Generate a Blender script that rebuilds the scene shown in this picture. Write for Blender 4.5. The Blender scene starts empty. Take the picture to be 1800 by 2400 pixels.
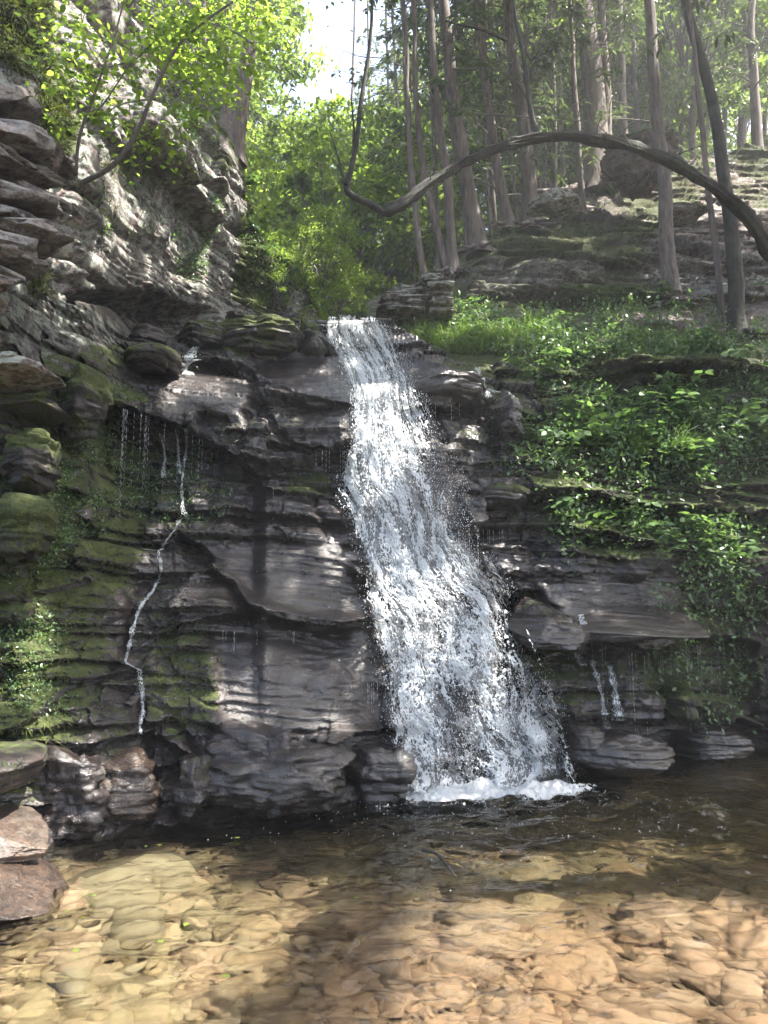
import bpy, math, random
import numpy as np
from mathutils import Vector
# ------------------------------------------------------------------ camera, sky, sun, exposure
sc = bpy.context.scene
COL = sc.collection
CAM = np.array([0.0, 0.0, 1.5]); PITCH = math.radians(8.0); VFOV = math.radians(67.0)
cam = bpy.data.cameras.new('camera'); cam_o = bpy.data.objects.new('camera', cam); COL.objects.link(cam_o)
cam.sensor_fit = 'VERTICAL'; cam.angle = VFOV; cam.clip_start = 0.05; cam.clip_end = 2000
cam_o.location = CAM; cam_o.rotation_euler = (math.radians(90) + PITCH, 0, 0); sc.camera = cam_o
SUN_EL, SUN_AZ = math.radians(60), math.radians(93)          # azimuth clockwise from +Y (forward), towards the right
S = np.array([math.cos(SUN_EL) * math.sin(SUN_AZ), math.cos(SUN_EL) * math.cos(SUN_AZ), math.sin(SUN_EL)])
world = bpy.data.worlds.new('World'); sc.world = world; world.use_nodes = True
wn = world.node_tree; bg = wn.nodes['Background']
sky = wn.nodes.new('ShaderNodeTexSky'); sky.sky_type = 'NISHITA'; sky.sun_disc = False
sky.sun_elevation = SUN_EL; sky.sun_rotation = SUN_AZ; sky.dust_density = 4.0; sky.ozone_density = 0.3
wn.links.new(sky.outputs[0], bg.inputs[0]); bg.inputs[1].default_value = 0.115
sl = bpy.data.lights.new('sun', 'SUN'); sl.energy = 5.0; sl.angle = math.radians(0.5); sl.color = (1.0, 0.95, 0.86)
sun = bpy.data.objects.new('sun', sl); COL.objects.link(sun)
sun.rotation_euler = Vector(-S).to_track_quat('-Z', 'Y').to_euler()
sc.view_settings.view_transform = 'Standard'; sc.view_settings.look = 'None'
sc.view_settings.exposure = 2.6; sc.view_settings.gamma = 1.0; sc.view_settings.use_curve_mapping = False
sc.render.engine = 'CYCLES'
cy = sc.cycles
cy.use_denoising = True; cy.max_bounces = 7; cy.diffuse_bounces = 3; cy.glossy_bounces = 3; cy.transmission_bounces = 5
cy.transparent_max_bounces = 12; cy.caustics_reflective = False; cy.caustics_refractive = True
cy.sample_clamp_indirect = 4.0; cy.sample_clamp_direct = 0.0; cy.blur_glossy = 0.3
R = np.random.default_rng(7); random.seed(7)
# ------------------------------------------------------------------ numeric helpers
FPX = 1200.0 / math.tan(VFOV / 2)
CP, SP = math.cos(PITCH), math.sin(PITCH)
def at(px, py, Y):
    """world point at depth Y that stands behind photo position (px, py)"""
    px, py, Y = np.broadcast_arrays(np.asarray(px, float), np.asarray(py, float), np.asarray(Y, float))
    a = (px - 900) / FPX; b = (1200 - py) / FPX
    dy = CP - b * SP; dz = SP + b * CP; t = Y / dy
    return np.stack([CAM[0] + a * t, CAM[1] + Y, CAM[2] + dz * t], -1)
def proj(P):
    d = P - CAM; f = d[..., 1] * CP + d[..., 2] * SP; u = -d[..., 1] * SP + d[..., 2] * CP
    return 900 + FPX * d[..., 0] / f, 1200 - FPX * u / f
def hsh(*ks, seed=0):
    h = np.uint32(2166136261 + seed * 7919)
    for k in ks:
        k = np.asarray(k).astype(np.int64).astype(np.uint32)
        h = (h ^ k) * np.uint32(16777619); h = h ^ (h >> np.uint32(13)); h = h * np.uint32(1274126177)
    h = h ^ (h >> np.uint32(16))
    return (h & np.uint32(0xffffff)).astype(np.float64) / 16777215.0
np.seterr(over='ignore')
def vn(x, y, z, seed=0):
    x, y, z = np.broadcast_arrays(np.asarray(x, float), np.asarray(y, float), np.asarray(z, float))
    ix, iy, iz = np.floor(x), np.floor(y), np.floor(z)
    fx, fy, fz = x - ix, y - iy, z - iz
    fx = fx * fx * (3 - 2 * fx); fy = fy * fy * (3 - 2 * fy); fz = fz * fz * (3 - 2 * fz)
    r = 0
    for a in (0, 1):
        for b in (0, 1):
            for c in (0, 1):
                w = (fx if a else 1 - fx) * (fy if b else 1 - fy) * (fz if c else 1 - fz)
                r = r + w * hsh(ix + a, iy + b, iz + c, seed=seed)
    return r * 2 - 1
def fbm(x, y, z, o=4, seed=0, g=0.5):
    r = 0; a = 1.0; f = 1.0; n = 0
    for k in range(o):
        r = r + a * vn(x * f, y * f, z * f, seed + k * 17); n += a; a *= g; f *= 2.03
    return r / n
def worley(x, y, seed=0):
    ix, iy = np.floor(x), np.floor(y)
    f1 = np.full(x.shape, 9.0); f2 = np.full(x.shape, 9.0); cid = np.zeros(x.shape)
    for a in (-1, 0, 1):
        for b in (-1, 0, 1):
            cx, cy_ = ix + a, iy + b
            d = np.hypot(cx + hsh(cx, cy_, seed=seed) - x, cy_ + hsh(cx, cy_, seed=seed + 1) - y)
            h = hsh(cx, cy_, seed=seed + 2)
            m = d < f1
            f2 = np.where(m, f1, np.minimum(f2, d)); cid = np.where(m, h, cid); f1 = np.where(m, d, f1)
    return f1, f2, cid
def sm(a, b, x):
    t = np.clip((x - a) / (b - a), 0, 1); return t * t * (3 - 2 * t)
def cells(s, seed):
    """irregular cells along s: index, distance below, distance above (in cell units)"""
    k = np.floor(s); j = 0.75 * hsh(k, seed=seed)
    k = np.where(s < k + j, k - 1, k)
    lo = k + 0.75 * hsh(k, seed=seed); hi = k + 1 + 0.75 * hsh(k + 1, seed=seed)
    return k, s - lo, hi - s
def strata(h, z, w, levels, tilt=0.05, seed=0):
    """bedded rock: layers broken by upright joints; h runs along the face, w is a third coordinate for warping"""
    s = z + tilt * h + 0.10 * fbm(h * 0.5, w * 0.5, z * 0.5, 3, seed + 5) + 0.015 * fbm(h * 4, w * 4, z * 4, 2, seed + 6)
    out = 0
    for n, (T, A, W) in enumerate(levels):
        k, lo, hi = cells(s / T, seed + 31 * n)
        hh = h / W + 9.7 * hsh(k, seed=seed + 3 + n) + 0.25 * vn(h * 2 / W, k * 3.1, z * 3, seed + 8)
        c, l2, h2 = cells(hh, seed + 11 + n)
        e = 0.12
        vc = hsh(k, c, seed=seed + n) ; vr = hsh(k, c + 1, seed=seed + n)
        v = vc + (vr - vc) * sm(e, 0, h2) * 0.5
        v = v * 2 - 1
        gap = np.exp(-(np.minimum(lo, hi) * T / (0.012 + 0.03 * T)) ** 2) + 0.6 * np.exp(-(np.minimum(l2, h2) * W / 0.02) ** 2)
        out = out + A * v - A * 0.8 * np.minimum(gap, 1.3) - A * 0.5 * sm(0.25, 0.0, lo) * 0.6
    return out
def facets(h, z, w, su, sv, amp, tilt, seed):
    """broken faces: every cell is its own slightly turned plane"""
    x = h / su + .35 * vn(h * 1.3 / su, w, z * 1.3 / sv, seed); y = z / sv + .35 * vn(h / su, w + 5, z / sv, seed + 1)
    ix, iy = np.floor(x), np.floor(y); b = np.full(x.shape, 9.0); dx = np.zeros(x.shape); dy = dx.copy(); ci = dx.copy(); cj = dx.copy()
    for a in (-1, 0, 1):
        for c in (-1, 0, 1):
            cx, cy_ = ix + a, iy + c; ox = x - cx - hsh(cx, cy_, seed=seed); oy = y - cy_ - hsh(cx, cy_, seed=seed + 1); d = np.hypot(ox, oy); m = d < b
            b = np.where(m, d, b); dx = np.where(m, ox, dx); dy = np.where(m, oy, dy); ci = np.where(m, cx, ci); cj = np.where(m, cy_, cj)
    return amp * (hsh(ci, cj, seed=seed + 2) * 2 - 1) + tilt * ((hsh(ci, cj, seed=seed + 3) * 2 - 1) * dx + (hsh(ci, cj, seed=seed + 4) * 1.4 - .9) * dy)
def link(o, parent=None):
    COL.objects.link(o)
    if parent is not None: o.parent = parent
    return o
def mesh(name, V, F, mat=None, smooth=True, parent=None, attr=None, midx=None):
    me = bpy.data.meshes.new(name)
    V = np.asarray(V, np.float32)
    if not isinstance(F, (list, tuple)): F = [F]
    F = [np.asarray(f, np.int32) for f in F if len(f)]
    me.vertices.add(len(V)); me.vertices.foreach_set('co', V.ravel())
    nl = sum(f.size for f in F); npoly = sum(len(f) for f in F)
    me.loops.add(nl); me.polygons.add(npoly)
    me.loops.foreach_set('vertex_index', np.concatenate([f.ravel() for f in F]))
    tot = np.concatenate([np.full(len(f), f.shape[1], np.int32) for f in F])
    st = np.concatenate([[0], np.cumsum(tot)[:-1]]).astype(np.int32)
    me.polygons.foreach_set('loop_start', st)
    me.polygons.foreach_set('use_smooth', np.full(npoly, smooth))
    if midx is not None: me.polygons.foreach_set('material_index', np.asarray(midx, np.int32))
    me.update(calc_edges=True)
    if attr is not None:
        for an, A in attr.items():
            at_ = me.attributes.new(an, 'FLOAT_COLOR', 'POINT')
            A4 = np.ones((len(V), 4), np.float32); A4[:, :A.shape[1]] = A
            at_.data.foreach_set('color', A4.ravel())
    for m in (mat if isinstance(mat, (list, tuple)) else [mat]):
        if m: me.materials.append(m)
    return link(bpy.data.objects.new(name, me), parent)
def tag(o, label=None, cat=None, group=None, kind=None):
    if label: o['label'] = label
    if cat: o['category'] = cat
    if group: o['group'] = group
    if kind: o['kind'] = kind
    return o
def empty(name, loc=(0, 0, 0), rz=0):
    o = bpy.data.objects.new(name, None); o.empty_display_size = 0.1; o.location = loc; o.rotation_euler = (0, 0, rz)
    return link(o)
def gridfaces(nr, nc):
    i = np.arange(nr * nc).reshape(nr, nc)
    return np.stack([i[:-1, :-1], i[1:, :-1], i[1:, 1:], i[:-1, 1:]], -1).reshape(-1, 4)
def gridnormals(P):
    du = np.gradient(P, axis=1); dv = np.gradient(P, axis=0)
    n = np.cross(dv, du); return n / (np.linalg.norm(n, axis=-1, keepdims=True) + 1e-9)
class Geo:
    def __init__(s): s.V = []; s.F = {}; s.n = 0; s.C = []
    def add(s, V, F, C=None):
        V = np.asarray(V, float).reshape(-1, 3)
        for f in (F if isinstance(F, list) else [F]):
            f = np.asarray(f); s.F.setdefault(f.shape[1], []).append(f + s.n)
        s.V.append(V); s.n += len(V)
        s.C.append(np.tile(np.asarray(C if C is not None else (0.5, 0.5, 0.5), float), (len(V), 1)) if C is None or np.ndim(C) == 1 else C)
    def build(s, name, mat, parent=None, smooth=True, attr='tint'):
        return mesh(name, np.concatenate(s.V), [np.concatenate(f) for f in s.F.values()], mat, smooth, parent, {attr: np.concatenate(s.C)})
def spline(pts, n):
    pts = np.asarray(pts, float); k = len(pts)
    if k < 3: t = np.linspace(0, 1, n)[:, None]; return pts[0] * (1 - t) + pts[-1] * t
    t = np.linspace(0, k - 1, n); i = np.clip(t.astype(int), 0, k - 2); f = (t - i)[:, None]
    p = lambda j: pts[np.clip(j, 0, k - 1)]
    a, b, c, d = p(i - 1), p(i), p(i + 1), p(i + 2)
    return 0.5 * (2 * b + (c - a) * f + (2 * a - 5 * b + 4 * c - d) * f ** 2 + (3 * b - a - 3 * c + d) * f ** 3)
def tube(pts, rad, sides=8, rough=0.0, seed=0, cap=True):
    pts = np.asarray(pts, float); n = len(pts)
    rad = np.broadcast_to(np.asarray(rad, float), (n,))
    T = np.gradient(pts, axis=0); T /= np.linalg.norm(T, axis=1, keepdims=True) + 1e-9
    up = np.array([0.0, 0, 1]) if abs(T[0][2]) < 0.9 else np.array([1.0, 0, 0])
    U = np.cross(T, up); U /= np.linalg.norm(U, axis=1, keepdims=True) + 1e-9
    W = np.cross(T, U)
    a = np.linspace(0, 2 * np.pi, sides, endpoint=False)
    rr = np.broadcast_to(rad[:, None], (n, sides)).copy()
    if rough:
        L = np.concatenate([[0], np.cumsum(np.linalg.norm(np.diff(pts, axis=0), axis=1))])
        m = rad.mean()
        rr = rr * (1 + rough * (vn(np.cos(a)[None] * 3.1, np.sin(a)[None] * 3.1, L[:, None] / m * 0.22, seed) + 0.6 * vn(np.cos(a)[None] * 7, np.sin(a)[None] * 7, L[:, None] / m * 0.5, seed + 3)))
    V = pts[:, None] + rr[..., None] * (np.cos(a)[None, :, None] * U[:, None] + np.sin(a)[None, :, None] * W[:, None])
    i = np.arange(n * sides).reshape(n, sides); j = np.roll(i, -1, axis=1)
    F = [np.stack([i[:-1], j[:-1], j[1:], i[1:]], -1).reshape(-1, 4)]
    V = V.reshape(-1, 3)
    if cap:
        V = np.concatenate([V, pts[-1:] + T[-1:] * rad[-1] * 0.5]); c = n * sides
        F.append(np.stack([i[-1], j[-1], np.full(sides, c)], -1))
    return V, F
def rot_to(D, N):
    """frames with y along D and z near N"""
    D = D / (np.linalg.norm(D, axis=1, keepdims=True) + 1e-9)
    X = np.cross(D, N); X /= np.linalg.norm(X, axis=1, keepdims=True) + 1e-9
    Z = np.cross(X, D); return np.stack([X, D, Z], -1)
LEAF_V = np.array([(0, 0, 0), (-.22, .25, .05), (.22, .25, .05), (-.24, .55, .03), (.24, .55, .03), (0, 1.0, -.06), (0, .3, 0), (0, .62, -.01)])
LEAF_F = [np.array([(0, 2, 6), (0, 6, 1), (3, 7, 5), (7, 4, 5)]), np.array([(6, 2, 4, 7), (1, 6, 7, 3)])]
CARD_V = np.array([(0, 0, 0), (.26, .45, .03), (0, 1, -.05), (-.26, .45, .03)])
CARD_F = [np.array([(0, 1, 2, 3)])]
BLADE_V = np.array([(-.02, 0, 0), (.02, 0, 0), (.017, .4, .03), (-.017, .4, .03), (.009, .75, -.02), (-.009, .75, -.02), (0, 1, -.16)])
BLADE_F = [np.array([(0, 1, 2, 3), (3, 2, 4, 5)]), np.array([(5, 4, 6)])]
def scatter(geo, tv, tf, P, D, N, size, tint):
    """one copy of a template per row; size scales it"""
    n = len(P); M = rot_to(D, N)
    size = np.asarray(size, float); size = size[:, None] if size.ndim == 1 else size
    V = np.einsum('nij,kj->nki', M, tv) * size[:, None, :1] + P[:, None]
    off = (np.arange(n) * len(tv))[:, None, None]
    geo.add(V.reshape(-1, 3), [(f[None] + off).reshape(-1, f.shape[1]) for f in tf], np.repeat(tint, len(tv), axis=0))
def rdir(n, zlo=-1, zhi=1):
    z = R.uniform(zlo, zhi, n); a = R.uniform(0, 2 * np.pi, n); r = np.sqrt(np.maximum(0, 1 - z * z))
    return np.stack([r * np.cos(a), r * np.sin(a), z], -1)
# ------------------------------------------------------------------ materials
def newmat(name):
    m = bpy.data.materials.new(name); m.use_nodes = True; t = m.node_tree
    for n in list(t.nodes):
        if n.type != 'OUTPUT_MATERIAL': t.nodes.remove(n)
    return m, t, [n for n in t.nodes if n.type == 'OUTPUT_MATERIAL'][0]
def N(t, kind, **kw):
    n = t.nodes.new('ShaderNode' + kind)
    for k, v in kw.items():
        if k.startswith('i_'): n.inputs[k[2:].replace('_', ' ')].default_value = v
        else: setattr(n, k, v)
    return n
def mixc(t, f, a, b, bt='MIX'):
    n = t.nodes.new('ShaderNodeMix'); n.data_type = 'RGBA'; n.blend_type = bt
    for sock, v in ((n.inputs[0], f), (n.inputs[6], a), (n.inputs[7], b)):
        if hasattr(v, 'is_output') or isinstance(v, bpy.types.NodeSocket): t.links.new(v, sock)
        elif isinstance(v, (int, float)): sock.default_value = v
        else: sock.default_value = (*v, 1) if len(v) == 3 else v
    return n.outputs[2]
def mth(t, op, a, b=None, clamp=False):
    n = t.nodes.new('ShaderNodeMath'); n.operation = op; n.use_clamp = clamp
    for s_, v in ((n.inputs[0], a), (n.inputs[1], b)):
        if v is None: continue
        if isinstance(v, bpy.types.NodeSocket): t.links.new(v, s_)
        else: s_.default_value = v
    return n.outputs[0]
def ramp(t, f, stops):
    n = t.nodes.new('ShaderNodeValToRGB'); t.links.new(f, n.inputs[0]); e = n.color_ramp.elements
    while len(e) < len(stops): e.new(0.5)
    for el, (p, c) in zip(e, stops): el.position = p; el.color = (*c, 1) if len(c) == 3 else c
    return n.outputs[0]
def noise(t, vec, scale, detail=4, rough=0.55, dist=0.0):
    n = N(t, 'TexNoise'); n.inputs['Scale'].default_value = scale; n.inputs['Detail'].default_value = detail
    n.inputs['Roughness'].default_value = rough; n.inputs['Distortion'].default_value = dist
    if vec is not None: t.links.new(vec, n.inputs['Vector'])
    return n.outputs[0]
def rockmat(name, base, dark, lichen, rust, wetrough=0.22):
    """rock; the 'mask' attribute says r = moss, g = wetness, b = lichen, dry crust"""
    m, t, out = newmat(name)
    pos = N(t, 'NewGeometry').outputs['Position']
    mp = N(t, 'Mapping'); mp.inputs['Scale'].default_value = (1, 1, 3.5); t.links.new(pos, mp.inputs[0]); st = mp.outputs[0]
    at_ = N(t, 'Attribute', attribute_name='mask'); sp = N(t, 'SeparateColor'); t.links.new(at_.outputs['Color'], sp.inputs[0])
    moss, wet, lich = sp.outputs[0], sp.outputs[1], sp.outputs[2]
    n1 = noise(t, st, 3.0, 5); n2 = noise(t, st, 17, 5, 0.65); n3 = noise(t, pos, 9, 6, 0.7); n4 = noise(t, pos, 60, 3, 0.6)
    c = mixc(t, ramp(t, n1, [(0.35, (0, 0, 0)), (0.68, (1, 1, 1))]), dark, base)
    c = mixc(t, ramp(t, n2, [(0.42, (0, 0, 0)), (0.72, (1, 1, 1))]), c, rust)
    c = mixc(t, ramp(t, noise(t, pos, 48, 5, 0.7), [(0.36, (.75,) * 3), (0.55, (0, 0, 0))]), c, tuple(q * .45 for q in dark)); c = mixc(t, ramp(t, noise(t, pos, 5, 6, 0.7), [(0.52, (0, 0, 0)), (0.66, (.55,) * 3)]), c, tuple(q * 1.5 for q in rust))
    lm = mth(t, 'MULTIPLY', ramp(t, n3, [(0.47, (0, 0, 0)), (0.54, (1, 1, 1))]), lich)
    c = mixc(t, lm, c, mixc(t, n4, lichen, tuple(x * 0.55 for x in lichen)))
    wd = mth(t, 'MULTIPLY', wet, 0.45)
    c = mixc(t, wd, c, (0.012, 0.011, 0.012))
    mm = mth(t, 'MULTIPLY', moss, 1.0)
    mm = mth(t, 'ADD', mm, mth(t, 'MULTIPLY', mth(t, 'SUBTRACT', n3, 0.5), 1.4))
    mm = ramp(t, mm, [(0.42, (0, 0, 0)), (0.58, (1, 1, 1))])
    mm = mth(t, 'MULTIPLY', mm, ramp(t, moss, [(0.02, (0, 0, 0)), (0.15, (1, 1, 1))]))
    mc = mixc(t, ramp(t, noise(t, pos, 22, 6, 0.75), [(0.35, (0, 0, 0)), (0.65, (1, 1, 1))]), (0.016, 0.026, 0.007), (0.075, 0.088, 0.016))
    c = mixc(t, mm, c, mc)
    b = N(t, 'BsdfPrincipled'); t.links.new(c, b.inputs['Base Color'])
    rr = mixc(t, wet, (0.85,) * 3, ramp(t, n2, [(0.3, (wetrough * 0.6,) * 3), (0.7, (wetrough * 1.7,) * 3)]))
    rr = mixc(t, mm, rr, (0.95,) * 3)
    t.links.new(rr, b.inputs['Roughness'])
    t.links.new(mth(t, 'MULTIPLY', mth(t, 'MULTIPLY', wet, mth(t, 'SUBTRACT', 1.0, mm)), ramp(t, noise(t, pos, 2.4, 5, 0.65), [(0.38, (.25,) * 3), (0.6, (1, 1, 1))])), b.inputs['Coat Weight']); b.inputs['Coat Roughness'].default_value = 0.06; b.inputs['Coat IOR'].default_value = 1.36
    bump = N(t, 'Bump'); bump.inputs['Distance'].default_value = 0.02; bump.inputs['Strength'].default_value = 0.75
    h = mth(t, 'ADD', mth(t, 'MULTIPLY', n2, 0.8), mth(t, 'MULTIPLY', n4, 0.6))
    h = mth(t, 'ADD', h, mth(t, 'MULTIPLY', mth(t, 'MULTIPLY', noise(t, pos, 70, 4), mm), 2.2))
    t.links.new(h, bump.inputs['Height']); t.links.new(bump.outputs[0], b.inputs['Normal'])
    cb = N(t, 'Bump'); cb.inputs['Distance'].default_value = 0.012; cb.inputs['Strength'].default_value = 1.0; t.links.new(noise(t, pos, 34, 5, 0.65), cb.inputs['Height']); t.links.new(cb.outputs[0], b.inputs['Coat Normal'])
    t.links.new(b.outputs[0], out.inputs[0]); return m
M_WET = rockmat('wet_shale', (0.034, 0.028, 0.026), (0.011, 0.010, 0.010), (0.20, 0.22, 0.18), (0.065, 0.042, 0.033), 0.16)
M_DRY = rockmat('lichen_cliff_stone', (0.11, 0.096, 0.088), (0.035, 0.033, 0.031), (0.38, 0.40, 0.35), (0.21, 0.15, 0.135), 0.4)
M_TAN = rockmat('tan_wet_rock', (0.075, 0.052, 0.04), (0.035, 0.027, 0.022), (0.2, 0.17, 0.14), (0.13, 0.08, 0.05))
def leafmat(name, c1, c2, trans=0.5, rough=0.45):
    m, t, out = newmat(name)
    a = N(t, 'Attribute', attribute_name='tint'); sp = N(t, 'SeparateColor'); t.links.new(a.outputs['Color'], sp.inputs[0])
    c = mixc(t, sp.outputs[0], c1, c2)
    hs = N(t, 'HueSaturation'); t.links.new(c, hs.inputs['Color'])
    t.links.new(mth(t, 'ADD', mth(t, 'MULTIPLY', sp.outputs[1], 0.7), 0.65), hs.inputs['Value']); c = hs.outputs[0]
    d = N(t, 'BsdfPrincipled'); d.inputs['Roughness'].default_value = rough; t.links.new(c, d.inputs['Base Color'])
    tr = N(t, 'BsdfTranslucent'); c2_ = mixc(t, 1.0, c, (1.6, 1.7, 0.9), 'MULTIPLY'); t.links.new(c2_, tr.inputs[0])
    mx = N(t, 'MixShader'); mx.inputs[0].default_value = trans
    t.links.new(d.outputs[0], mx.inputs[1]); t.links.new(tr.outputs[0], mx.inputs[2]); t.links.new(mx.outputs[0], out.inputs[0])
    return m
M_LEAF = leafmat('broad_leaf', (0.075, 0.115, 0.04), (0.14, 0.19, 0.06), 0.5)
M_BRIGHT = leafmat('young_leaf', (0.10, 0.155, 0.035), (0.19, 0.24, 0.06), 0.6)
M_PLANT = leafmat('herb_leaf', (0.06, 0.11, 0.045), (0.13, 0.20, 0.085), 0.33, 0.32)
M_HEM = leafmat('hemlock_needles', (0.04, 0.06, 0.035), (0.085, 0.11, 0.06), 0.4, 0.5)
M_GRASS = leafmat('grass_blade', (0.07, 0.13, 0.02), (0.12, 0.18, 0.03), 0.45)
M_MOSS = leafmat('moss', (0.025, 0.038, 0.008), (0.085, 0.10, 0.016), 0.25, 0.9)
M_LITTER = leafmat('needle_litter', (0.10, 0.055, 0.03), (0.17, 0.11, 0.07), 0.1, 0.8)
def barkmat(name, a, b_, moss=0.0):
    m, t, out = newmat(name)
    pos = N(t, 'NewGeometry').outputs['Position']
    mp = N(t, 'Mapping'); mp.inputs['Scale'].default_value = (9, 9, 1.3); t.links.new(pos, mp.inputs[0])
    n1 = noise(t, mp.outputs[0], 2.2, 6, 0.7); n2 = noise(t, pos, 2.5, 4)
    c = mixc(t, ramp(t, n1, [(0.35, (0, 0, 0)), (0.65, (1, 1, 1))]), a, b_)
    c = mixc(t, ramp(t, n2, [(0.5, (0, 0, 0)), (0.75, (0.4,) * 3)]), c, (0.13, 0.13, 0.11))
    if moss: c = mixc(t, mth(t, 'MULTIPLY', ramp(t, noise(t, pos, 6, 5, 0.7), [(0.42, (0, 0, 0)), (0.58, (1, 1, 1))]), moss), c, (0.055, 0.06, 0.035))
    b = N(t, 'BsdfPrincipled'); b.inputs['Roughness'].default_value = 0.9; t.links.new(c, b.inputs['Base Color'])
    bump = N(t, 'Bump'); bump.inputs['Distance'].default_value = 0.03; bump.inputs['Strength'].default_value = 0.9
    t.links.new(n1, bump.inputs['Height']); t.links.new(bump.outputs[0], b.inputs['Normal'])
    t.links.new(b.outputs[0], out.inputs[0]); return m
M_BARK = barkmat('hemlock_bark', (0.045, 0.035, 0.030), (0.17, 0.135, 0.118))
M_BARKD = barkmat('mossy_bark', (0.010, 0.008, 0.007), (0.035, 0.029, 0.023), 0.35)
M_TWIG = barkmat('dead_twig', (0.09, 0.08, 0.07), (0.16, 0.14, 0.13))
def whitewater(name, dens=1.0):
    m, t, out = newmat(name)
    d = N(t, 'BsdfDiffuse'); d.inputs[0].default_value = (0.80, 0.83, 0.85, 1)
    tr = N(t, 'BsdfTranslucent'); tr.inputs[0].default_value = (0.80, 0.84, 0.86, 1)
    g = N(t, 'BsdfGlossy'); g.inputs['Roughness'].default_value = 0.18
    m1 = N(t, 'MixShader'); m1.inputs[0].default_value = 0.55; t.links.new(d.outputs[0], m1.inputs[1]); t.links.new(tr.outputs[0], m1.inputs[2])
    m2 = N(t, 'MixShader'); m2.inputs[0].default_value = 0.12; t.links.new(m1.outputs[0], m2.inputs[1]); t.links.new(g.outputs[0], m2.inputs[2])
    if dens < 1:
        tp = N(t, 'BsdfTransparent'); m3 = N(t, 'MixShader'); m3.inputs[0].default_value = dens
        t.links.new(tp.outputs[0], m3.inputs[1]); t.links.new(m2.outputs[0], m3.inputs[2]); m2 = m3
    t.links.new(m2.outputs[0], out.inputs[0]); return m
M_WHITE = whitewater('white_water'); M_THIN = whitewater('thin_white_water', 0.34)
def watermat():
    m, t, out = newmat('pool_water')
    pos = N(t, 'NewGeometry').outputs['Position']
    mp = N(t, 'Mapping'); mp.inputs['Scale'].default_value = (1.15, 1.15, 1); t.links.new(pos, mp.inputs[0])
    n = noise(t, mp.outputs[0], 6.0, 1.2, 0.45, 0.7)
    bump = N(t, 'Bump'); bump.inputs['Distance'].default_value = 0.042; bump.inputs['Strength'].default_value = 1.0; t.links.new(n, bump.inputs['Height'])
    tp = N(t, 'BsdfTransparent'); tp.inputs[0].default_value = (0.93, 0.93, 0.86, 1)
    rf = N(t, 'BsdfRefraction'); rf.inputs['IOR'].default_value = 1.33; rf.inputs['Roughness'].default_value = 0.0; rf.inputs[0].default_value = (0.93, 0.93, 0.86, 1)
    gl = N(t, 'BsdfGlossy'); gl.inputs['Roughness'].default_value = 0.02
    t.links.new(bump.outputs[0], gl.inputs['Normal']); t.links.new(bump.outputs[0], rf.inputs['Normal'])
    fr = N(t, 'Fresnel'); fr.inputs['IOR'].default_value = 1.33; t.links.new(bump.outputs[0], fr.inputs['Normal'])
    a = N(t, 'MixShader'); a.inputs[0].default_value = 0.50; t.links.new(tp.outputs[0], a.inputs[1]); t.links.new(rf.outputs[0], a.inputs[2])
    va = N(t, 'VolumeAbsorption'); va.inputs['Color'].default_value = (0.58, 0.55, 0.42, 1); va.inputs['Density'].default_value = 0.85; t.links.new(va.outputs[0], out.inputs['Volume'])
    b = N(t, 'MixShader'); t.links.new(fr.outputs[0], b.inputs[0]); t.links.new(a.outputs[0], b.inputs[1]); t.links.new(gl.outputs[0], b.inputs[2])
    t.links.new(b.outputs[0], out.inputs[0]); return m
M_WATER = watermat()
def filmwater():
    m, t, out = newmat('water_film')
    tp = N(t, 'BsdfTransparent'); gl = N(t, 'BsdfGlossy'); gl.inputs['Roughness'].default_value = 0.1
    fr = N(t, 'Fresnel'); fr.inputs['IOR'].default_value = 1.33
    a = N(t, 'MixShader'); t.links.new(mth(t, 'ADD', fr.outputs[0], 0.12), a.inputs[0])
    t.links.new(tp.outputs[0], a.inputs[1]); t.links.new(gl.outputs[0], a.inputs[2]); t.links.new(a.outputs[0], out.inputs[0]); return m
def stonemat():
    m, t, out = newmat('bed_stone')
    pos = N(t, 'NewGeometry').outputs['Position']; oi = N(t, 'ObjectInfo')
    a = N(t, 'Attribute', attribute_name='tint'); sp = N(t, 'SeparateColor'); t.links.new(a.outputs['Color'], sp.inputs[0])
    k = mth(t, 'FRACT', mth(t, 'ADD', oi.outputs['Random'], sp.outputs[0]))
    c = ramp(t, k, [(0.0, (0.16, 0.13, 0.085)), (0.25, (0.36, 0.28, 0.17)), (0.45, (0.20, 0.175, 0.12)), (0.62, (0.42, 0.29, 0.21)), (0.8, (0.44, 0.38, 0.27)), (1.0, (0.20, 0.135, 0.10))])
    sx_ = N(t, 'SeparateXYZ'); t.links.new(pos, sx_.inputs[0]); c = mixc(t, mth(t, 'MULTIPLY', mth(t, 'MULTIPLY', mth(t, 'ADD', sx_.outputs[0], 1.0, True), mth(t, 'SUBTRACT', 5.2, sx_.outputs[1], True), True), 0.75), c, mixc(t, k, (0.38, 0.22, 0.155), (0.24, 0.165, 0.13)))
    c = mixc(t, ramp(t, noise(t, pos, 14, 5, 0.6), [(0.4, (0, 0, 0)), (0.7, (0.7,) * 3)]), c, (0.14, 0.10, 0.06))
    b = N(t, 'BsdfPrincipled'); b.inputs['Roughness'].default_value = 0.75; t.links.new(c, b.inputs['Base Color'])
    t.links.new(b.outputs[0], out.inputs[0]); return m
M_STONE = stonemat()
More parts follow.
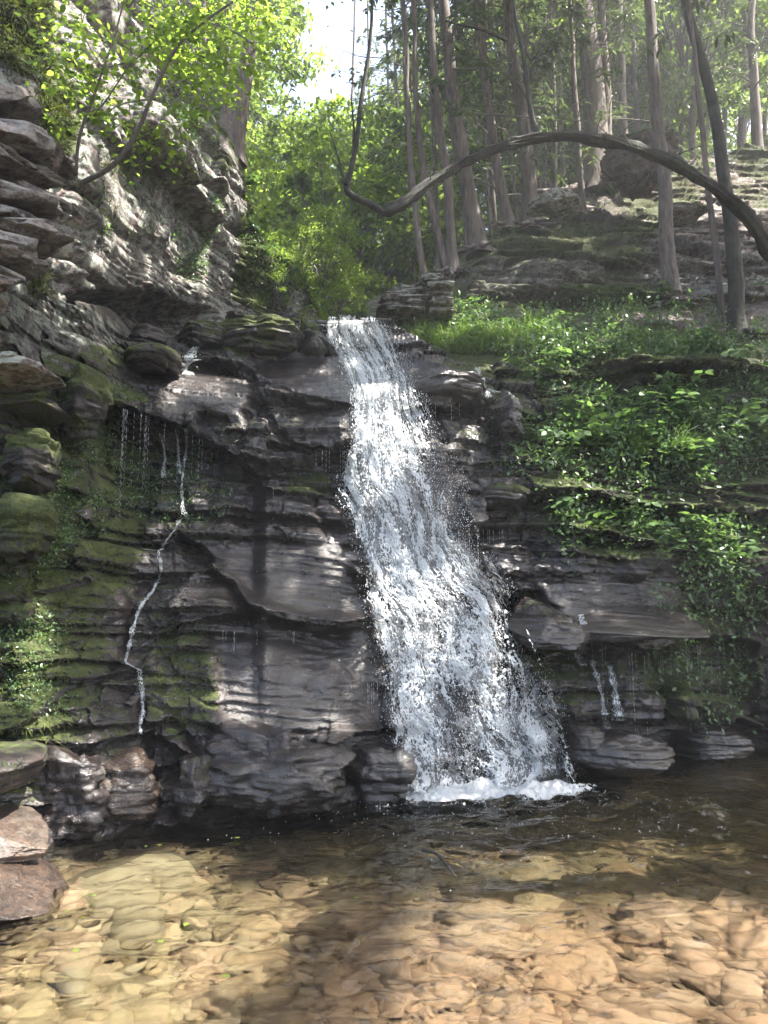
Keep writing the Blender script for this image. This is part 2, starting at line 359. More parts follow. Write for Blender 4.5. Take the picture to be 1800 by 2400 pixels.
# ------------------------------------------------------------------ reliefs: rock face, cliff, hillside
def table(xs, ys, M):
    xs, ys, M = np.array(xs, float), np.array(ys, float), np.array(M, float)
    def f(px, py):
        i = np.clip(np.searchsorted(xs, px) - 1, 0, len(xs) - 2); j = np.clip(np.searchsorted(ys, py) - 1, 0, len(ys) - 2)
        u = np.clip((px - xs[i]) / (xs[i + 1] - xs[i]), 0, 1); v = np.clip((py - ys[j]) / (ys[j + 1] - ys[j]), 0, 1)
        u = u * .4 + .6 * u * u * (3 - 2 * u); v = v * .4 + .6 * v * v * (3 - 2 * v)
        return (M[j, i] * (1 - u) + M[j, i + 1] * u) * (1 - v) + (M[j + 1, i] * (1 - u) + M[j + 1, i + 1] * u) * v
    return f
def blobs(px, py, L):
    r = np.zeros(np.shape(px))
    for cx, cy_, rx, ry, w in L:
        d = ((px - cx) / rx) ** 2 + ((py - cy_) / ry) ** 2
        r = np.maximum(r, w * sm(1.25, 0.55, d))
    return r
def polymask(px, py, poly, feather):
    poly = np.array(poly, float); n = len(poly); ins = np.zeros(px.shape, bool); dm = np.full(px.shape, 1e9)
    for k in range(n):
        (x1, y1), (x2, y2) = poly[k], poly[(k + 1) % n]
        c = ((y1 > py) != (y2 > py)) & (px < (x2 - x1) * (py - y1) / (y2 - y1 + 1e-9) + x1); ins ^= c
        t = np.clip(((px - x1) * (x2 - x1) + (py - y1) * (y2 - y1)) / ((x2 - x1) ** 2 + (y2 - y1) ** 2), 0, 1)
        dm = np.minimum(dm, np.hypot(px - x1 - t * (x2 - x1), py - y1 - t * (y2 - y1)))
    return sm(-feather, feather, np.where(ins, dm, -dm))
def linedist(px, py, pts):
    dm = np.full(px.shape, 1e9)
    for (x1, y1), (x2, y2) in zip(pts[:-1], pts[1:]):
        t = np.clip(((px - x1) * (x2 - x1) + (py - y1) * (y2 - y1)) / ((x2 - x1) ** 2 + (y2 - y1) ** 2 + 1e-9), 0, 1)
        dm = np.minimum(dm, np.hypot(px - x1 - t * (x2 - x1), py - y1 - t * (y2 - y1)))
    return dm
class Relief:
    def __init__(s, px, py, P):
        s.px, s.py, s.P = px, py, P; s.N = gridnormals(P)
        s.N *= np.sign(np.sum((CAM - P) * s.N, -1, keepdims=True) + 1e-9)
    def near(s, x, y):
        """surface point and normal behind a photo position"""
        j = int(np.clip(np.searchsorted(s.px[0], x), 0, s.px.shape[1] - 1)); i = int(np.argmin(abs(s.py[:, j] - y)))
        return s.P[i, j], s.N[i, j]
def relief(name, cols, top, bot, nrows, depth, disp, direction, fold, mat, maskfn, jag=6):
    cols = np.asarray(cols, float); c = cols[None, :]
    tp = np.interp(cols, *zip(*top)); tp = tp + jag * (fbm(cols / 28, 0, 0, 4, 3) + 0.6 * np.sign(vn(cols / 14, 3, 0, 9)))
    bt = np.interp(cols, *zip(*bot))
    v = np.linspace(0, 1, nrows)[:, None]
    py = tp[None] * (1 - v) + bt[None] * v; px = np.broadcast_to(c, py.shape)
    Y = depth(px, py); P = at(px, py, Y)
    P = P + disp(P, px, py)[..., None] * direction
    rl = Relief(px, py, P)
    mk = maskfn(rl, px, py)
    k = len(fold); ext = []
    for a, (dx, dy, dz) in enumerate(fold):
        q = P[0] + np.array([dx, dy, dz]); q[:, 2] += 0.15 * abs(dy) ** 0.5 * vn(q[:, 0] * .8, q[:, 1] * .8, 0, 5); ext.append(q)
    V = np.concatenate([np.array(ext[::-1]).reshape(k, -1, 3), P]) if k else P
    A = np.concatenate([np.repeat(mk[:1], k, 0), mk]) if k else mk
    o = mesh(name, V.reshape(-1, 3), gridfaces(V.shape[0], V.shape[1]), mat, True, None, {'mask': A.reshape(-1, 3)})
    tag(o, kind='structure'); return o, rl
PX = [-300, 0, 200, 330, 470, 600, 760, 900, 1050, 1150, 1300, 1500, 1800, 2100]
PY = [700, 760, 840, 940, 1060, 1200, 1320, 1450, 1600, 1750, 1860, 1960, 2200]
DM = [[6.0, 6.5, 8.0, 9.6, 9.8, 9.8, 10.2, 10.2, 10.4, 10.6, 10.8, 11, 11, 11],
      [5.9, 6.4, 7.8, 9.2, 9.4, 9.7, 9.9, 9.75, 10.0, 10.4, 10.6, 10.8, 10.8, 10.8],
      [5.8, 6.3, 7.5, 8.5, 9.1, 9.4, 9.4, 9.35, 9.35, 9.5, 9.6, 9.7, 9.8, 9.9],
      [5.7, 6.2, 7.2, 7.9, 8.1, 8.3, 8.3, 8.2, 8.2, 8.7, 9.1, 9.4, 9.6, 9.7],
      [5.6, 6.1, 7.1, 8.1, 8.2, 8.0, 8.0, 8.0, 8.05, 8.4, 8.65, 8.9, 9.1, 9.2],
      [5.5, 6.0, 6.9, 7.8, 7.8, 7.7, 7.75, 7.85, 7.95, 8.15, 8.3, 8.5, 8.7, 8.8],
      [5.4, 5.9, 6.7, 7.3, 7.4, 7.4, 7.5, 7.7, 7.85, 8.0, 8.05, 8.2, 8.45, 8.6],
      [5.3, 5.8, 6.5, 6.9, 7.0, 7.0, 7.3, 7.5, 7.7, 7.8, 7.9, 8.2, 8.9, 9.2],
      [5.2, 5.6, 6.2, 6.6, 6.75, 6.8, 7.0, 7.35, 7.5, 7.6, 7.9, 8.3, 8.9, 9.3],
      [5.1, 5.4, 5.9, 6.3, 6.5, 6.6, 6.8, 7.2, 7.4, 7.5, 8.0, 8.5, 9.5, 9.9],
      [5.0, 5.25, 5.75, 6.1, 6.35, 6.5, 6.7, 7.05, 7.2, 7.4, 7.9, 8.4, 9.6, 10],
      [4.9, 5.15, 5.6, 5.95, 6.2, 6.4, 6.6, 7.0, 7.1, 7.3, 7.8, 8.3, 9.5, 10],
      [4.8, 5.05, 5.5, 5.85, 6.1, 6.3, 6.5, 6.9, 7.0, 7.2, 7.7, 8.2, 9.4, 10]]
face_depth0 = table(PX, PY, DM)
# overhanging ledges: edge line, how far the rock below steps back, over how many photo rows the recess closes again
LEDGES = [([(230, 935), (330, 965), (430, 1005), (540, 1060), (600, 1110)], 0.60, 190),
          ([(930, 945), (1060, 950), (1140, 940)], 0.22, 60), ([(640, 1035), (740, 1050), (825, 1062)], 0.26, 75),
          ([(430, 1262), (520, 1345), (590, 1420), (680, 1452), (800, 1470)], 0.24, 60),
          ([(380, 1478), (520, 1445), (600, 1425)], 0.22, 70),
          ([(1235, 1420), (1330, 1455), (1430, 1500), (1530, 1522), (1650, 1490), (1760, 1500)], 0.50, 150),
          ([(1180, 1380), (1290, 1440), (1380, 1515)], 0.30, 120),
          ([(1160, 862), (1400, 868), (1620, 862), (1850, 870), (2100, 870)], 0.40, 120),
          ([(1130, 1075), (1300, 1100), (1400, 1120)], 0.16, 60), ([(1380, 1170), (1600, 1190), (1850, 1200)], 0.45, 60),
          ([(560, 1200), (700, 1215), (800, 1230)], 0.15, 50), ([(120, 880), (190, 900), (230, 940)], 0.3, 200),
          ([(600, 1140), (720, 1160), (800, 1170)], 0.1, 40), ([(380, 1210), (520, 1200)], 0.1, 40),
          ([(60, 1330), (200, 1310), (300, 1330)], 0.12, 60), ([(0, 1560), (180, 1540), (300, 1560)], 0.12, 70),
          ([(420, 1810), (600, 1850), (700, 1860)], 0.10, 50), ([(630, 900), (720, 930), (820, 945)], 0.10, 35)]
CRACKS = [[(1165, 850), (1175, 930), (1160, 1000), (1165, 1060)], [(585, 870), (610, 960), (680, 1050)],
          [(430, 1262), (520, 1345), (600, 1440)], [(330, 1650), (335, 1780), (345, 1930)],
          [(225, 940), (245, 1040), (262, 1150)], [(1240, 1400), (1330, 1470)],
          [(400, 1690), (470, 1760), (520, 1830)], [(270, 1560), (290, 1450), (320, 1370)]]
SMOOTH = [[(600, 840), (720, 828), (790, 835), (950, 845), (1100, 870), (1140, 930), (900, 945), (820, 950), (720, 925), (630, 905), (590, 870)],
          [(480, 1290), (800, 1260), (860, 1440), (700, 1440), (590, 1400)], [(250, 880), (420, 850), (600, 900), (560, 980), (420, 960)],
          [(1250, 1360), (1590, 1350), (1650, 1490), (1530, 1510), (1400, 1470), (1290, 1420)],
          [(500, 1490), (860, 1480), (900, 1700), (540, 1720)], [(780, 850), (1000, 900), (1250, 1800), (960, 1800)]]
def face_smooth(px, py):
    m = np.zeros(px.shape)
    for p in SMOOTH: m = np.maximum(m, polymask(px, py, p, 14))
    return m
def face_depth(px, py):
    Y = face_depth0(px, py)
    wob = 10 * fbm(px / 45, py / 60, 0, 4, 41)
    for pts, d, h in LEDGES:
        xs, ys = zip(*pts); e = np.interp(px, xs, ys) + wob
        w = sm(xs[0] - 30, xs[0] + 15, px) * sm(xs[-1] + 30, xs[-1] - 15, px)
        dy = py - e
        Y = Y + w * d * sm(-1, 7, dy) * np.exp(-np.maximum(dy, 0) / h) - w * 0.12 * d * sm(-60, -2, dy) * sm(3, -2, dy)
    return Y
def face_disp(P, px, py):
    x, y, z = P[..., 0], P[..., 1], P[..., 2]
    s = face_smooth(px, py)
    h = x + 0.35 * y
    # stair steps: the sloping face breaks into near-upright risers
    dz = np.gradient(P[..., 2], axis=0); dY = np.gradient(y, axis=0); slope = np.clip(dY / (dz - 1e-6), 0, 1.1)
    st = 0
    for T, sd, wt in ((0.34, 3, .55), (0.11, 4, .45)):
        ss = z + 0.05 * x + 0.12 * fbm(x * .7, y * .7, z * .5, 3, sd); k, lo, hi = cells(ss / T, sd * 7)
        st = st + wt * (lo - 0.5) * T * slope
    am = .12 + .8 * sm(-.1, .5, fbm(h * .9, y * .9, z * 1.3, 3, 88))
    d = strata(h, z, y, [(0.42, .10, .8)], 0.05, 1) + am * strata(h, z, y, [(0.15, .045, .4), (0.055, .014, .22)], 0.05, 2)
    d = d + facets(h, z, y, .95, .42, .11, .26, 401) + .8 * facets(h, z, y, .2, .09, .022, .06, 411)
    left = sm(330, 150, px) * 0.8
    bl = (0.5 * fbm(x * 1.1, y, z * 1.4, 3, 77) + 0.25 * fbm(x * 3, y * 3, z * 4, 3, 78)) * 0.30
    f = 0.012 * fbm(x * 12, y * 12, z * 30, 4, 12) + 0.02 * fbm(x * 5, y * 5, z * 9, 3, 14)
    # thin beds seen edge on across the smooth slabs
    th = 0.012 * np.sin((z + .12 * x + .05 * fbm(x * 2, y * 2, z * 3, 3, 5)) * 75) * sm(-.2, .4, vn(x * 2, y * 2, z * 4, 19))
    q1, q2, _ = worley(h / .34 + .3 * fbm(h * 3, y, z * 3, 2, 71), z / .13 + .3 * fbm(h * 3, y, z * 3, 2, 72), 470); cr = .022 * np.exp(-((q2 - q1) / .05) ** 2) * (1 - .55 * s)
    for c in CRACKS:
        cr = cr + 0.16 * np.exp(-(linedist(px + 9 * fbm(px / 30, py / 30, 0, 3, 5), py, c) / 9) ** 2)
    return (d * (1 - .88 * s) * (1 + left) + st * (1 - .88 * s) * -1 + bl * (1 - .7 * s) + f * (1 - .3 * s) + th * s - cr)
def face_mask(rl, px, py):
    up = rl.N[..., 2]; P = rl.P
    n = fbm(P[..., 0] * 1.5, P[..., 1] * 1.5, P[..., 2] * 1.5, 4, 50)
    reg = blobs(px, py, [(120, 1150, 260, 330, .9), (60, 1550, 200, 260, .75), (330, 1100, 170, 160, .55), (430, 1600, 110, 150, .62), (600, 780, 140, 80, .9),
                         (330, 1420, 160, 120, .4), (1350, 1620, 160, 120, .5), (1240, 1050, 200, 200, .35), (1600, 1050, 420, 330, .8), (1650, 1560, 170, 140, .75),
                         (280, 880, 130, 80, .75), (1250, 1480, 60, 120, .55), (1400, 860, 420, 40, .95), (450, 1260, 90, 60, .4), (560, 1230, 200, 60, .25), (1180, 900, 60, 50, .7),
                         (230, 1600, 240, 300, .42), (420, 1010, 260, 200, .42), (640, 960, 80, 120, .4), (0, 1800, 120, 120, .55), (1215, 980, 70, 50, .8), (720, 1130, 60, 40, .8), (100, 980, 260, 160, .6)])
    moss = np.clip(reg * (0.35 + 0.75 * sm(0.0, 0.7, up)) + 0.25 * n * (reg > .05) - 0.65 * face_smooth(px, py), 0, 1)
    wet = np.clip(blobs(px, py, [(900, 1300, 520, 620, 1), (400, 1400, 320, 600, 1), (850, 900, 420, 130, 1), (1400, 1560, 330, 260, .95), (150, 1800, 330, 230, .95), (1250, 1150, 200, 260, .8), (60, 1500, 260, 500, .6), (60, 1150, 260, 400, .45)]) + .12 * n, 0, 1)
    lich = blobs(px, py, [(60, 800, 250, 90, .8), (1500, 900, 500, 100, .3)])
    return np.stack([moss, wet, lich], -1)
FACE_TOP = [(-300, 700), (250, 720), (300, 785), (430, 790), (500, 765), (530, 738), (700, 738), (765, 744), (905, 744), (945, 765), (1000, 805), (1150, 838), (1800, 842), (2100, 850)]
face_o, FACE = relief('rock_face', np.concatenate([np.arange(-300, -20, 14.0), np.arange(-20, 1822, 3.3), np.arange(1822, 2101, 14.0)]), FACE_TOP, [(-300, 2200), (2100, 2100)], 420, face_depth, face_disp, np.array([0, -1.0, 0]),
                      [(0, .3, .02), (0, 1.2, .06), (0, 3, .1), (0, 5, .1)], M_WET, face_mask, 1.5)
# the tall cliff on the left, receding up the gorge
CL_TOP = [(-300, -700), (250, -700), (330, -200), (352, -20), (461, 217), (499, 293), (543, 380), (580, 488), (660, 600), (754, 722)]
cl_d = table([-300, 0, 170, 330, 450, 600, 760], [-700, 0, 500, 850], [[6.6, 7.9, 8.6, 10.2, 11.6, 13.2, 15.2], [6.0, 7.2, 8.0, 9.6, 11.0, 12.7, 14.8], [5.7, 6.8, 7.6, 9.2, 10.6, 12.3, 14.5], [5.6, 6.6, 7.9, 9.7, 11.0, 12.5, 14.5]])
CLD = np.array([0.93, -0.36, 0.0])
def cl_disp(P, px, py):
    x, y, z = P[..., 0], P[..., 1], P[..., 2]; h = y + .2 * x
    am = .2 + .9 * sm(-.2, .4, fbm(h * .5, x, z * .7, 3, 89))
    d = strata(h, z, x, [(1.2, .13, 2.2)], -0.12, 21) + am * strata(h, z, x, [(0.38, .08, 1.3), (0.13, .04, .6)], -0.12, 22) + facets(h, z, x, 1.9, .8, .07, .18, 421) + facets(h, z, x, .5, .25, .022, .05, 431)
    # the big smooth overhanging roof band in the middle of the cliff
    k = np.interp(px, [150, 300, 400, 480, 560], [150, 330, 440, 520, 600])
    band = .55 * sm(-70, 0, py - k + 40) * sm(22, 6, py - k) * sm(230, 300, px) * sm(520, 470, px)
    fl = polymask(px, py, [(200, 380), (330, 380), (500, 560), (520, 720), (400, 700), (230, 520)], 30)
    rec = 0.7 * polymask(px, py, [(190, 700), (330, 690), (480, 735), (480, 850), (180, 850)], 25)
    return d * (1 - .55 * fl) + band + .08 * fbm(x, y * .8, z, 4, 8) + .02 * fbm(x * 8, y * 8, z * 14, 4, 9) - rec
def cl_mask(rl, px, py):
    P = rl.P; n = fbm(P[..., 0], P[..., 1], P[..., 2] * .7, 4, 51); up = rl.N[..., 2]
    reg = blobs(px, py, [(40, 60, 90, 130, .85), (120, 260, 60, 130, .7), (620, 620, 60, 160, .9), (280, 450, 110, 130, .3), (110, 720, 45, 110, .6), (480, 320, 60, 120, .5), (440, 620, 60, 120, .3), (300, 780, 200, 60, .5)])
    sk = np.interp(px, *zip(*CL_TOP)); edge = sm(70, 0, py - sk)
    moss = np.clip(np.maximum(reg * (.75 + .5 * n), edge * .7 * (px > 480)) + .4 * sm(.3, .8, up) + .28 * sm(0, .5, n), 0, 1)
    return np.stack([moss, .15 + 0 * px, np.clip(.75 + .4 * n, 0, 1)], -1)
cl_o, CLIFF = relief('cliff', np.concatenate([np.arange(-300, -20, 14.0), np.arange(-20, 300, 4.0), np.arange(300, 755, 2.6)]), CL_TOP, [(-300, 860), (150, 850), (760, 830)], 400, cl_d, cl_disp, CLD,
                     [(-.25, .35, .05), (-1.2, 1.0, .3), (-4, 3, 1.2), (-12, 8, 4)], M_DRY, cl_mask, 8)
# the wooded bank and outcrop on the right
HILL_TOP = [(860, 715), (900, 700), (950, 672), (1050, 645), (1090, 612), (1150, 556), (1230, 500), (1260, 462), (1330, 450), (1430, 432), (1450, 400), (1540, 385), (1640, 365), (1800, 340), (2200, 300)]
hl_d = table([860, 1000, 1100, 1250, 1400, 1600, 1800, 2200], [340, 440, 540, 620, 700, 760, 820, 880],
             [[20] * 8, [15, 15, 16, 17, 18, 18, 18, 18], [14, 14, 14, 14.5, 15, 15, 15, 15], [13.5, 13.1, 13, 13, 13.2, 13.5, 13.5, 13.5], [13, 12.7, 12.5, 12.5, 12.5, 12.3, 12, 11.5],
              [11.5, 11.5, 11.5, 11.3, 11.2, 11.2, 11, 11], [10.4, 10.3, 10.3, 10.2, 10.2, 10.2, 10.2, 10.2], [10.0] + [9.9] * 7])
OUTC = [(1080, 720), (1110, 620), (1180, 560), (1260, 520), (1420, 500), (1600, 560), (1800, 600), (2100, 600), (2100, 690), (1800, 700), (1600, 710), (1450, 720), (1300, 725)]
def hl_depth(px, py):
    Y = hl_d(px, py)
    return Y - 0.35 * polymask(px, py, OUTC, 12) - .5 * polymask(px, py, [(1440, 400), (1560, 340), (1600, 400), (1540, 470), (1450, 450)], 14)
def hl_disp(P, px, py):
    x, y, z = P[..., 0], P[..., 1], P[..., 2]; m = np.maximum(polymask(px, py, OUTC, 20), .55 * sm(700, 560, py))
    d = strata(x, z, y, [(0.5, .20, 1.6), (0.17, .10, .9), (0.06, .05, .5)], 0.14, 61)
    d = d * (.35 + .8 * sm(-.2, .4, fbm(x * .5, y, z * .8, 3, 87))) + facets(x, z, y, 1.2, .45, .16, .25, 441) + facets(x, z, y, .4, .16, .05, .08, 451)
    return d * m + .25 * fbm(x * .7, y * .7, z * .7, 4, 62) + .03 * fbm(x * 5, y * 5, z * 5, 3, 63)
def hl_mask(rl, px, py):
    P = rl.P; n = fbm(P[..., 0], P[..., 1], P[..., 2], 4, 53); m = polymask(px, py, OUTC, 15)
    moss = np.clip(.5 + .5 * n + .45 * sm(.3, .8, rl.N[..., 2]) * m + .5 * sm(740, 780, py) + .5 * blobs(px, py, [(1250, 560, 150, 60, 1), (1500, 700, 120, 30, 1)]) - .5 * blobs(px, py, [(1700, 640, 200, 160, 1), (1250, 640, 140, 60, .7)]), 0, 1)
    return np.stack([moss, .1 * m, np.clip(.5 * m + .3 * n, 0, 1)], -1)
hl_o, HILL = relief('hillside', np.concatenate([np.arange(860, 1820, 4.0), np.arange(1820, 2200, 16.0)]), HILL_TOP, [(860, 880), (2200, 900)], 270, hl_depth, hl_disp, np.array([0, -1.0, 0]),
                    [(0, .5, .0), (0, 2, .1), (0, 6, 1.2), (0, 25, 9)], M_DRY, hl_mask, 4)
def H(x, y):
    b = 4.5 + .30 * (y - 10) + .006 * np.maximum(y - 10, 0) ** 2
    b = b + np.clip(.8 * (-3.5 - x), 0, 9) + np.clip(.22 * (x - 2), 0, 6) + .5 * fbm(x * .15, y * .15, 0, 3, 70)
    return np.where(y > 11.5, np.minimum(b, 30), -2.2)
gx, gy = np.meshgrid(np.linspace(-70, 70, 121), np.concatenate([np.linspace(-40, 11, 12), np.linspace(11.6, 14, 5), np.linspace(15, 50, 50), np.linspace(52, 90, 16)]))
def soilmat():
    m, t, out = newmat('forest_soil')
    pos = N(t, 'NewGeometry').outputs['Position']
    c = mixc(t, noise(t, pos, 1.5, 6), (0.03, 0.045, 0.012), (0.11, 0.075, 0.05))
    b = N(t, 'BsdfPrincipled'); b.inputs['Roughness'].default_value = 0.95; t.links.new(c, b.inputs['Base Color']); t.links.new(b.outputs[0], out.inputs[0]); return m
M_SOIL = soilmat()
tag(mesh('forest_floor', np.stack([gx, gy, H(gx, gy)], -1).reshape(-1, 3), gridfaces(*gx.shape)[:, ::-1], M_SOIL), kind='structure')
hm, ht, hout = newmat('haze'); hv = N(ht, 'VolumePrincipled'); hv.inputs['Color'].default_value = (.95, .97, 1, 1); hv.inputs['Density'].default_value = .0026; hv.inputs['Anisotropy'].default_value = .35; ht.links.new(hv.outputs[0], hout.inputs['Volume'])
haze = mesh('haze', [(x, y, z) for x in (-72, 72) for y in (-42, 92) for z in (-3.6, 46.5)], np.array([(0, 1, 3, 2), (4, 6, 7, 5), (0, 4, 5, 1), (2, 3, 7, 6), (0, 2, 6, 4), (1, 5, 7, 3)]), hm, False); tag(haze, kind='stuff')
def rsample(rl, px, py):
    """surface points of a relief behind arrays of photo positions"""
    c = rl.px[0]; px = np.asarray(px, float); j = np.clip(np.searchsorted(c, px) - 1, 0, len(c) - 2); u = np.clip((px - c[j]) / (c[j + 1] - c[j]), 0, 1)
    n = rl.P.shape[0]; t0 = rl.py[0, j]; t1 = rl.py[-1, j]; v = np.clip((py - t0) / (t1 - t0), 0, 1) * (n - 1)
    i = np.clip(v.astype(int), 0, n - 2); f = v - i
    g = lambda A: ((A[i, j] * (1 - u)[..., None] + A[i, j + 1] * u[..., None]) * (1 - f)[..., None] + (A[i + 1, j] * (1 - u)[..., None] + A[i + 1, j + 1] * u[..., None]) * f[..., None])
    return g(rl.P), g(rl.N)
# ------------------------------------------------------------------ pool: bed, stones, water surface
def bedz(x, y):
    z = -0.26 - 0.42 * sm(4.4, 6.6, y + .25 * x * (x < 0)) + .10 * sm(.5, 2.5, x) * sm(6.2, 4.2, y) + .05 * fbm(x * .9, y * .9, 0, 3, 90)
    z = z + 0.14 * np.exp(-(((x + 2.0) / .7) ** 2 + ((y - 4.6) / .7) ** 2))
    return z
bx, by = np.meshgrid(np.linspace(-9, 12, 200), np.linspace(-4, 12, 150))
pool_bed = mesh('pool_bed', np.stack([bx, by, bedz(bx, by) - .02 + .02 * fbm(bx * 6, by * 6, 0, 3, 91)], -1).reshape(-1, 3), gridfaces(*bx.shape)[:, ::-1], M_STONE, True, None, {'tint': np.stack([.25 + .2 * fbm(bx * 3, by * 3, 0, 3, 92)] * 3, -1).reshape(-1, 3)})
tag(pool_bed, kind='structure')
def cubesphere(n, p=2.0):
    V = []; F = []; g = np.tan(np.linspace(-np.pi / 4, np.pi / 4, n + 1)); a, b = np.meshgrid(g, g, indexing='ij'); o = 0
    one = np.ones_like(a)
    for k, (X, Y, Z) in enumerate([(a, b, one), (b, a, -one), (one, a, b), (-one, b, a), (b, one, a), (a, -one, b)]):
        V.append(np.stack([X, Y, Z], -1).reshape(-1, 3)); F.append(gridfaces(n + 1, n + 1)[:, ::-1] + o); o += (n + 1) ** 2
    V = np.concatenate(V); F = np.concatenate(F)
    key = np.round(V, 5); _, idx, inv = np.unique(key, axis=0, return_index=True, return_inverse=True); V = V[idx]; F = inv.ravel()[F]
    V = V / (np.sum(np.abs(V) ** p, axis=1, keepdims=True) ** (1 / p)); return V, F
stone_me = []
sv, sf = cubesphere(3, 2.6); sv2, sf2 = cubesphere(2, 2.6)
for k in range(8):
    v = sv * (1 + .42 * vn(sv[:, :1] * 1.3, sv[:, 1:2] * 1.3, sv[:, 2:] * 1.3, 100 + k)) * [1, R.uniform(.5, .9), R.uniform(.16, .34)]
    stone_me.append(v)
NS = 3600; sx = R.uniform(-4.2, 4.6, NS); sy = 2.6 + 5.6 * R.uniform(0, 1, NS) ** 1.25
sx = sx * (0.35 + .65 * sy / 6)
ss = np.exp(R.normal(math.log(.068), .55, NS)); ss = np.clip(ss, .022, .26); ss[R.uniform(size=NS) < .02] *= 1.6
order = np.argsort(-(ss / sy)); tpl = []
for k in range(8): tpl.append(None)
rest = Geo()
for n, i in enumerate(order):
    k = int(R.integers(8)); z = bedz(sx[i], sy[i]) + .18 * ss[i]; a = R.uniform(0, 6.28)
    tlt = R.normal(0, .12, 2)
    if n < 300:
        if tpl[k] is None:
            o = mesh('stone', stone_me[k], sf, M_STONE, True, pool_bed, {'tint': np.zeros((len(sv), 3))}); tpl[k] = o.data
        else: o = link(bpy.data.objects.new('stone', tpl[k]), pool_bed)
        o.location = (sx[i], sy[i], z); o.rotation_euler = (tlt[0], tlt[1], a); o.scale = (ss[i],) * 3
    else:
        c, s_ = math.cos(a), math.sin(a); v = sv2 * (1 + .35 * vn(sv2[:, :1] * 1.3, sv2[:, 1:2] * 1.3, sv2[:, 2:] * 1.3, int(i))) * [1, .75, .26] * ss[i]
        v = np.stack([v[:, 0] * c - v[:, 1] * s_, v[:, 0] * s_ + v[:, 1] * c, v[:, 2] + tlt[0] * v[:, 0]], -1) + [sx[i], sy[i], z]
        rest.add(v, sf2, np.full(3, R.uniform()))
tag(rest.build('small_stones', M_STONE, pool_bed), kind='stuff')
wx, wy = np.meshgrid(np.concatenate([np.linspace(-9, -4.6, 20)[:-1], np.linspace(-4.6, 5.5, 420), np.linspace(5.5, 12, 24)[1:]]), np.concatenate([np.linspace(-3, 2.6, 24)[:-1], np.linspace(2.6, 7.5, 300), np.linspace(7.5, 11.5, 60)[1:]]))
def waves(x, y):
    turb = .35 + .9 * np.exp(-(((x - 1.0) / 1.6) ** 2 + ((y - 6.8) / 1.2) ** 2)) + .5 * sm(.0, 1.8, x) * sm(5.6, 4.0, y)
    z = 0
    for k in range(26):
        r_ = np.random.default_rng(200 + k); a = r_.uniform(0, np.pi) * .8 + .3; f = 2 * np.pi / np.exp(r_.uniform(math.log(.09), math.log(.7)))
        z = z + .055 / f * np.sin(f * (x * np.cos(a) * .75 + y * np.sin(a)) + r_.uniform(0, 6.28) + 2.2 * vn(x * 1.1, y * 1.1, k, 7))
    ring = np.hypot(x - 1.0, y - 7.2); z = z + .0045 * np.sin(ring * 26 + 3 * vn(x * 2, y * 2, 0, 3)) * np.exp(-ring / 2.2)
    z = z * 1.9 * (.45 + .75 * sm(-.5, .5, vn(x * .8, y * .8, 5, 3))) * (turb + .25)
    return z + .010 * np.exp(-(((x - 1.05) / 1.1) ** 2 + ((y - 6.9) / .35) ** 2)) * fbm(x * 7, y * 7, 0, 3, 4)
wV = np.stack([wx, wy, waves(wx, wy)], -1); wF = gridfaces(*wx.shape)[:, ::-1]; nr_, nc_ = wx.shape; ii = np.arange(nr_ * nc_).reshape(nr_, nc_)
rim = np.concatenate([ii[0, :], ii[1:, -1], ii[-1, -2::-1], ii[-2:0:-1, 0]]); lowV = wV.reshape(-1, 3)[rim] * [1, 1, 0] + [0, 0, -1.9]; li = nr_ * nc_ + np.arange(len(rim)); cl = nr_ * nc_ + len(rim)
water_o = mesh('water', np.concatenate([wV.reshape(-1, 3), lowV, [[1.5, 4, -1.9]]]), [wF, np.stack([rim, li, np.roll(li, -1), np.roll(rim, -1)], -1), np.stack([li, np.full(len(rim), cl), np.roll(li, -1)], -1)], M_WATER); tag(water_o, kind='structure')
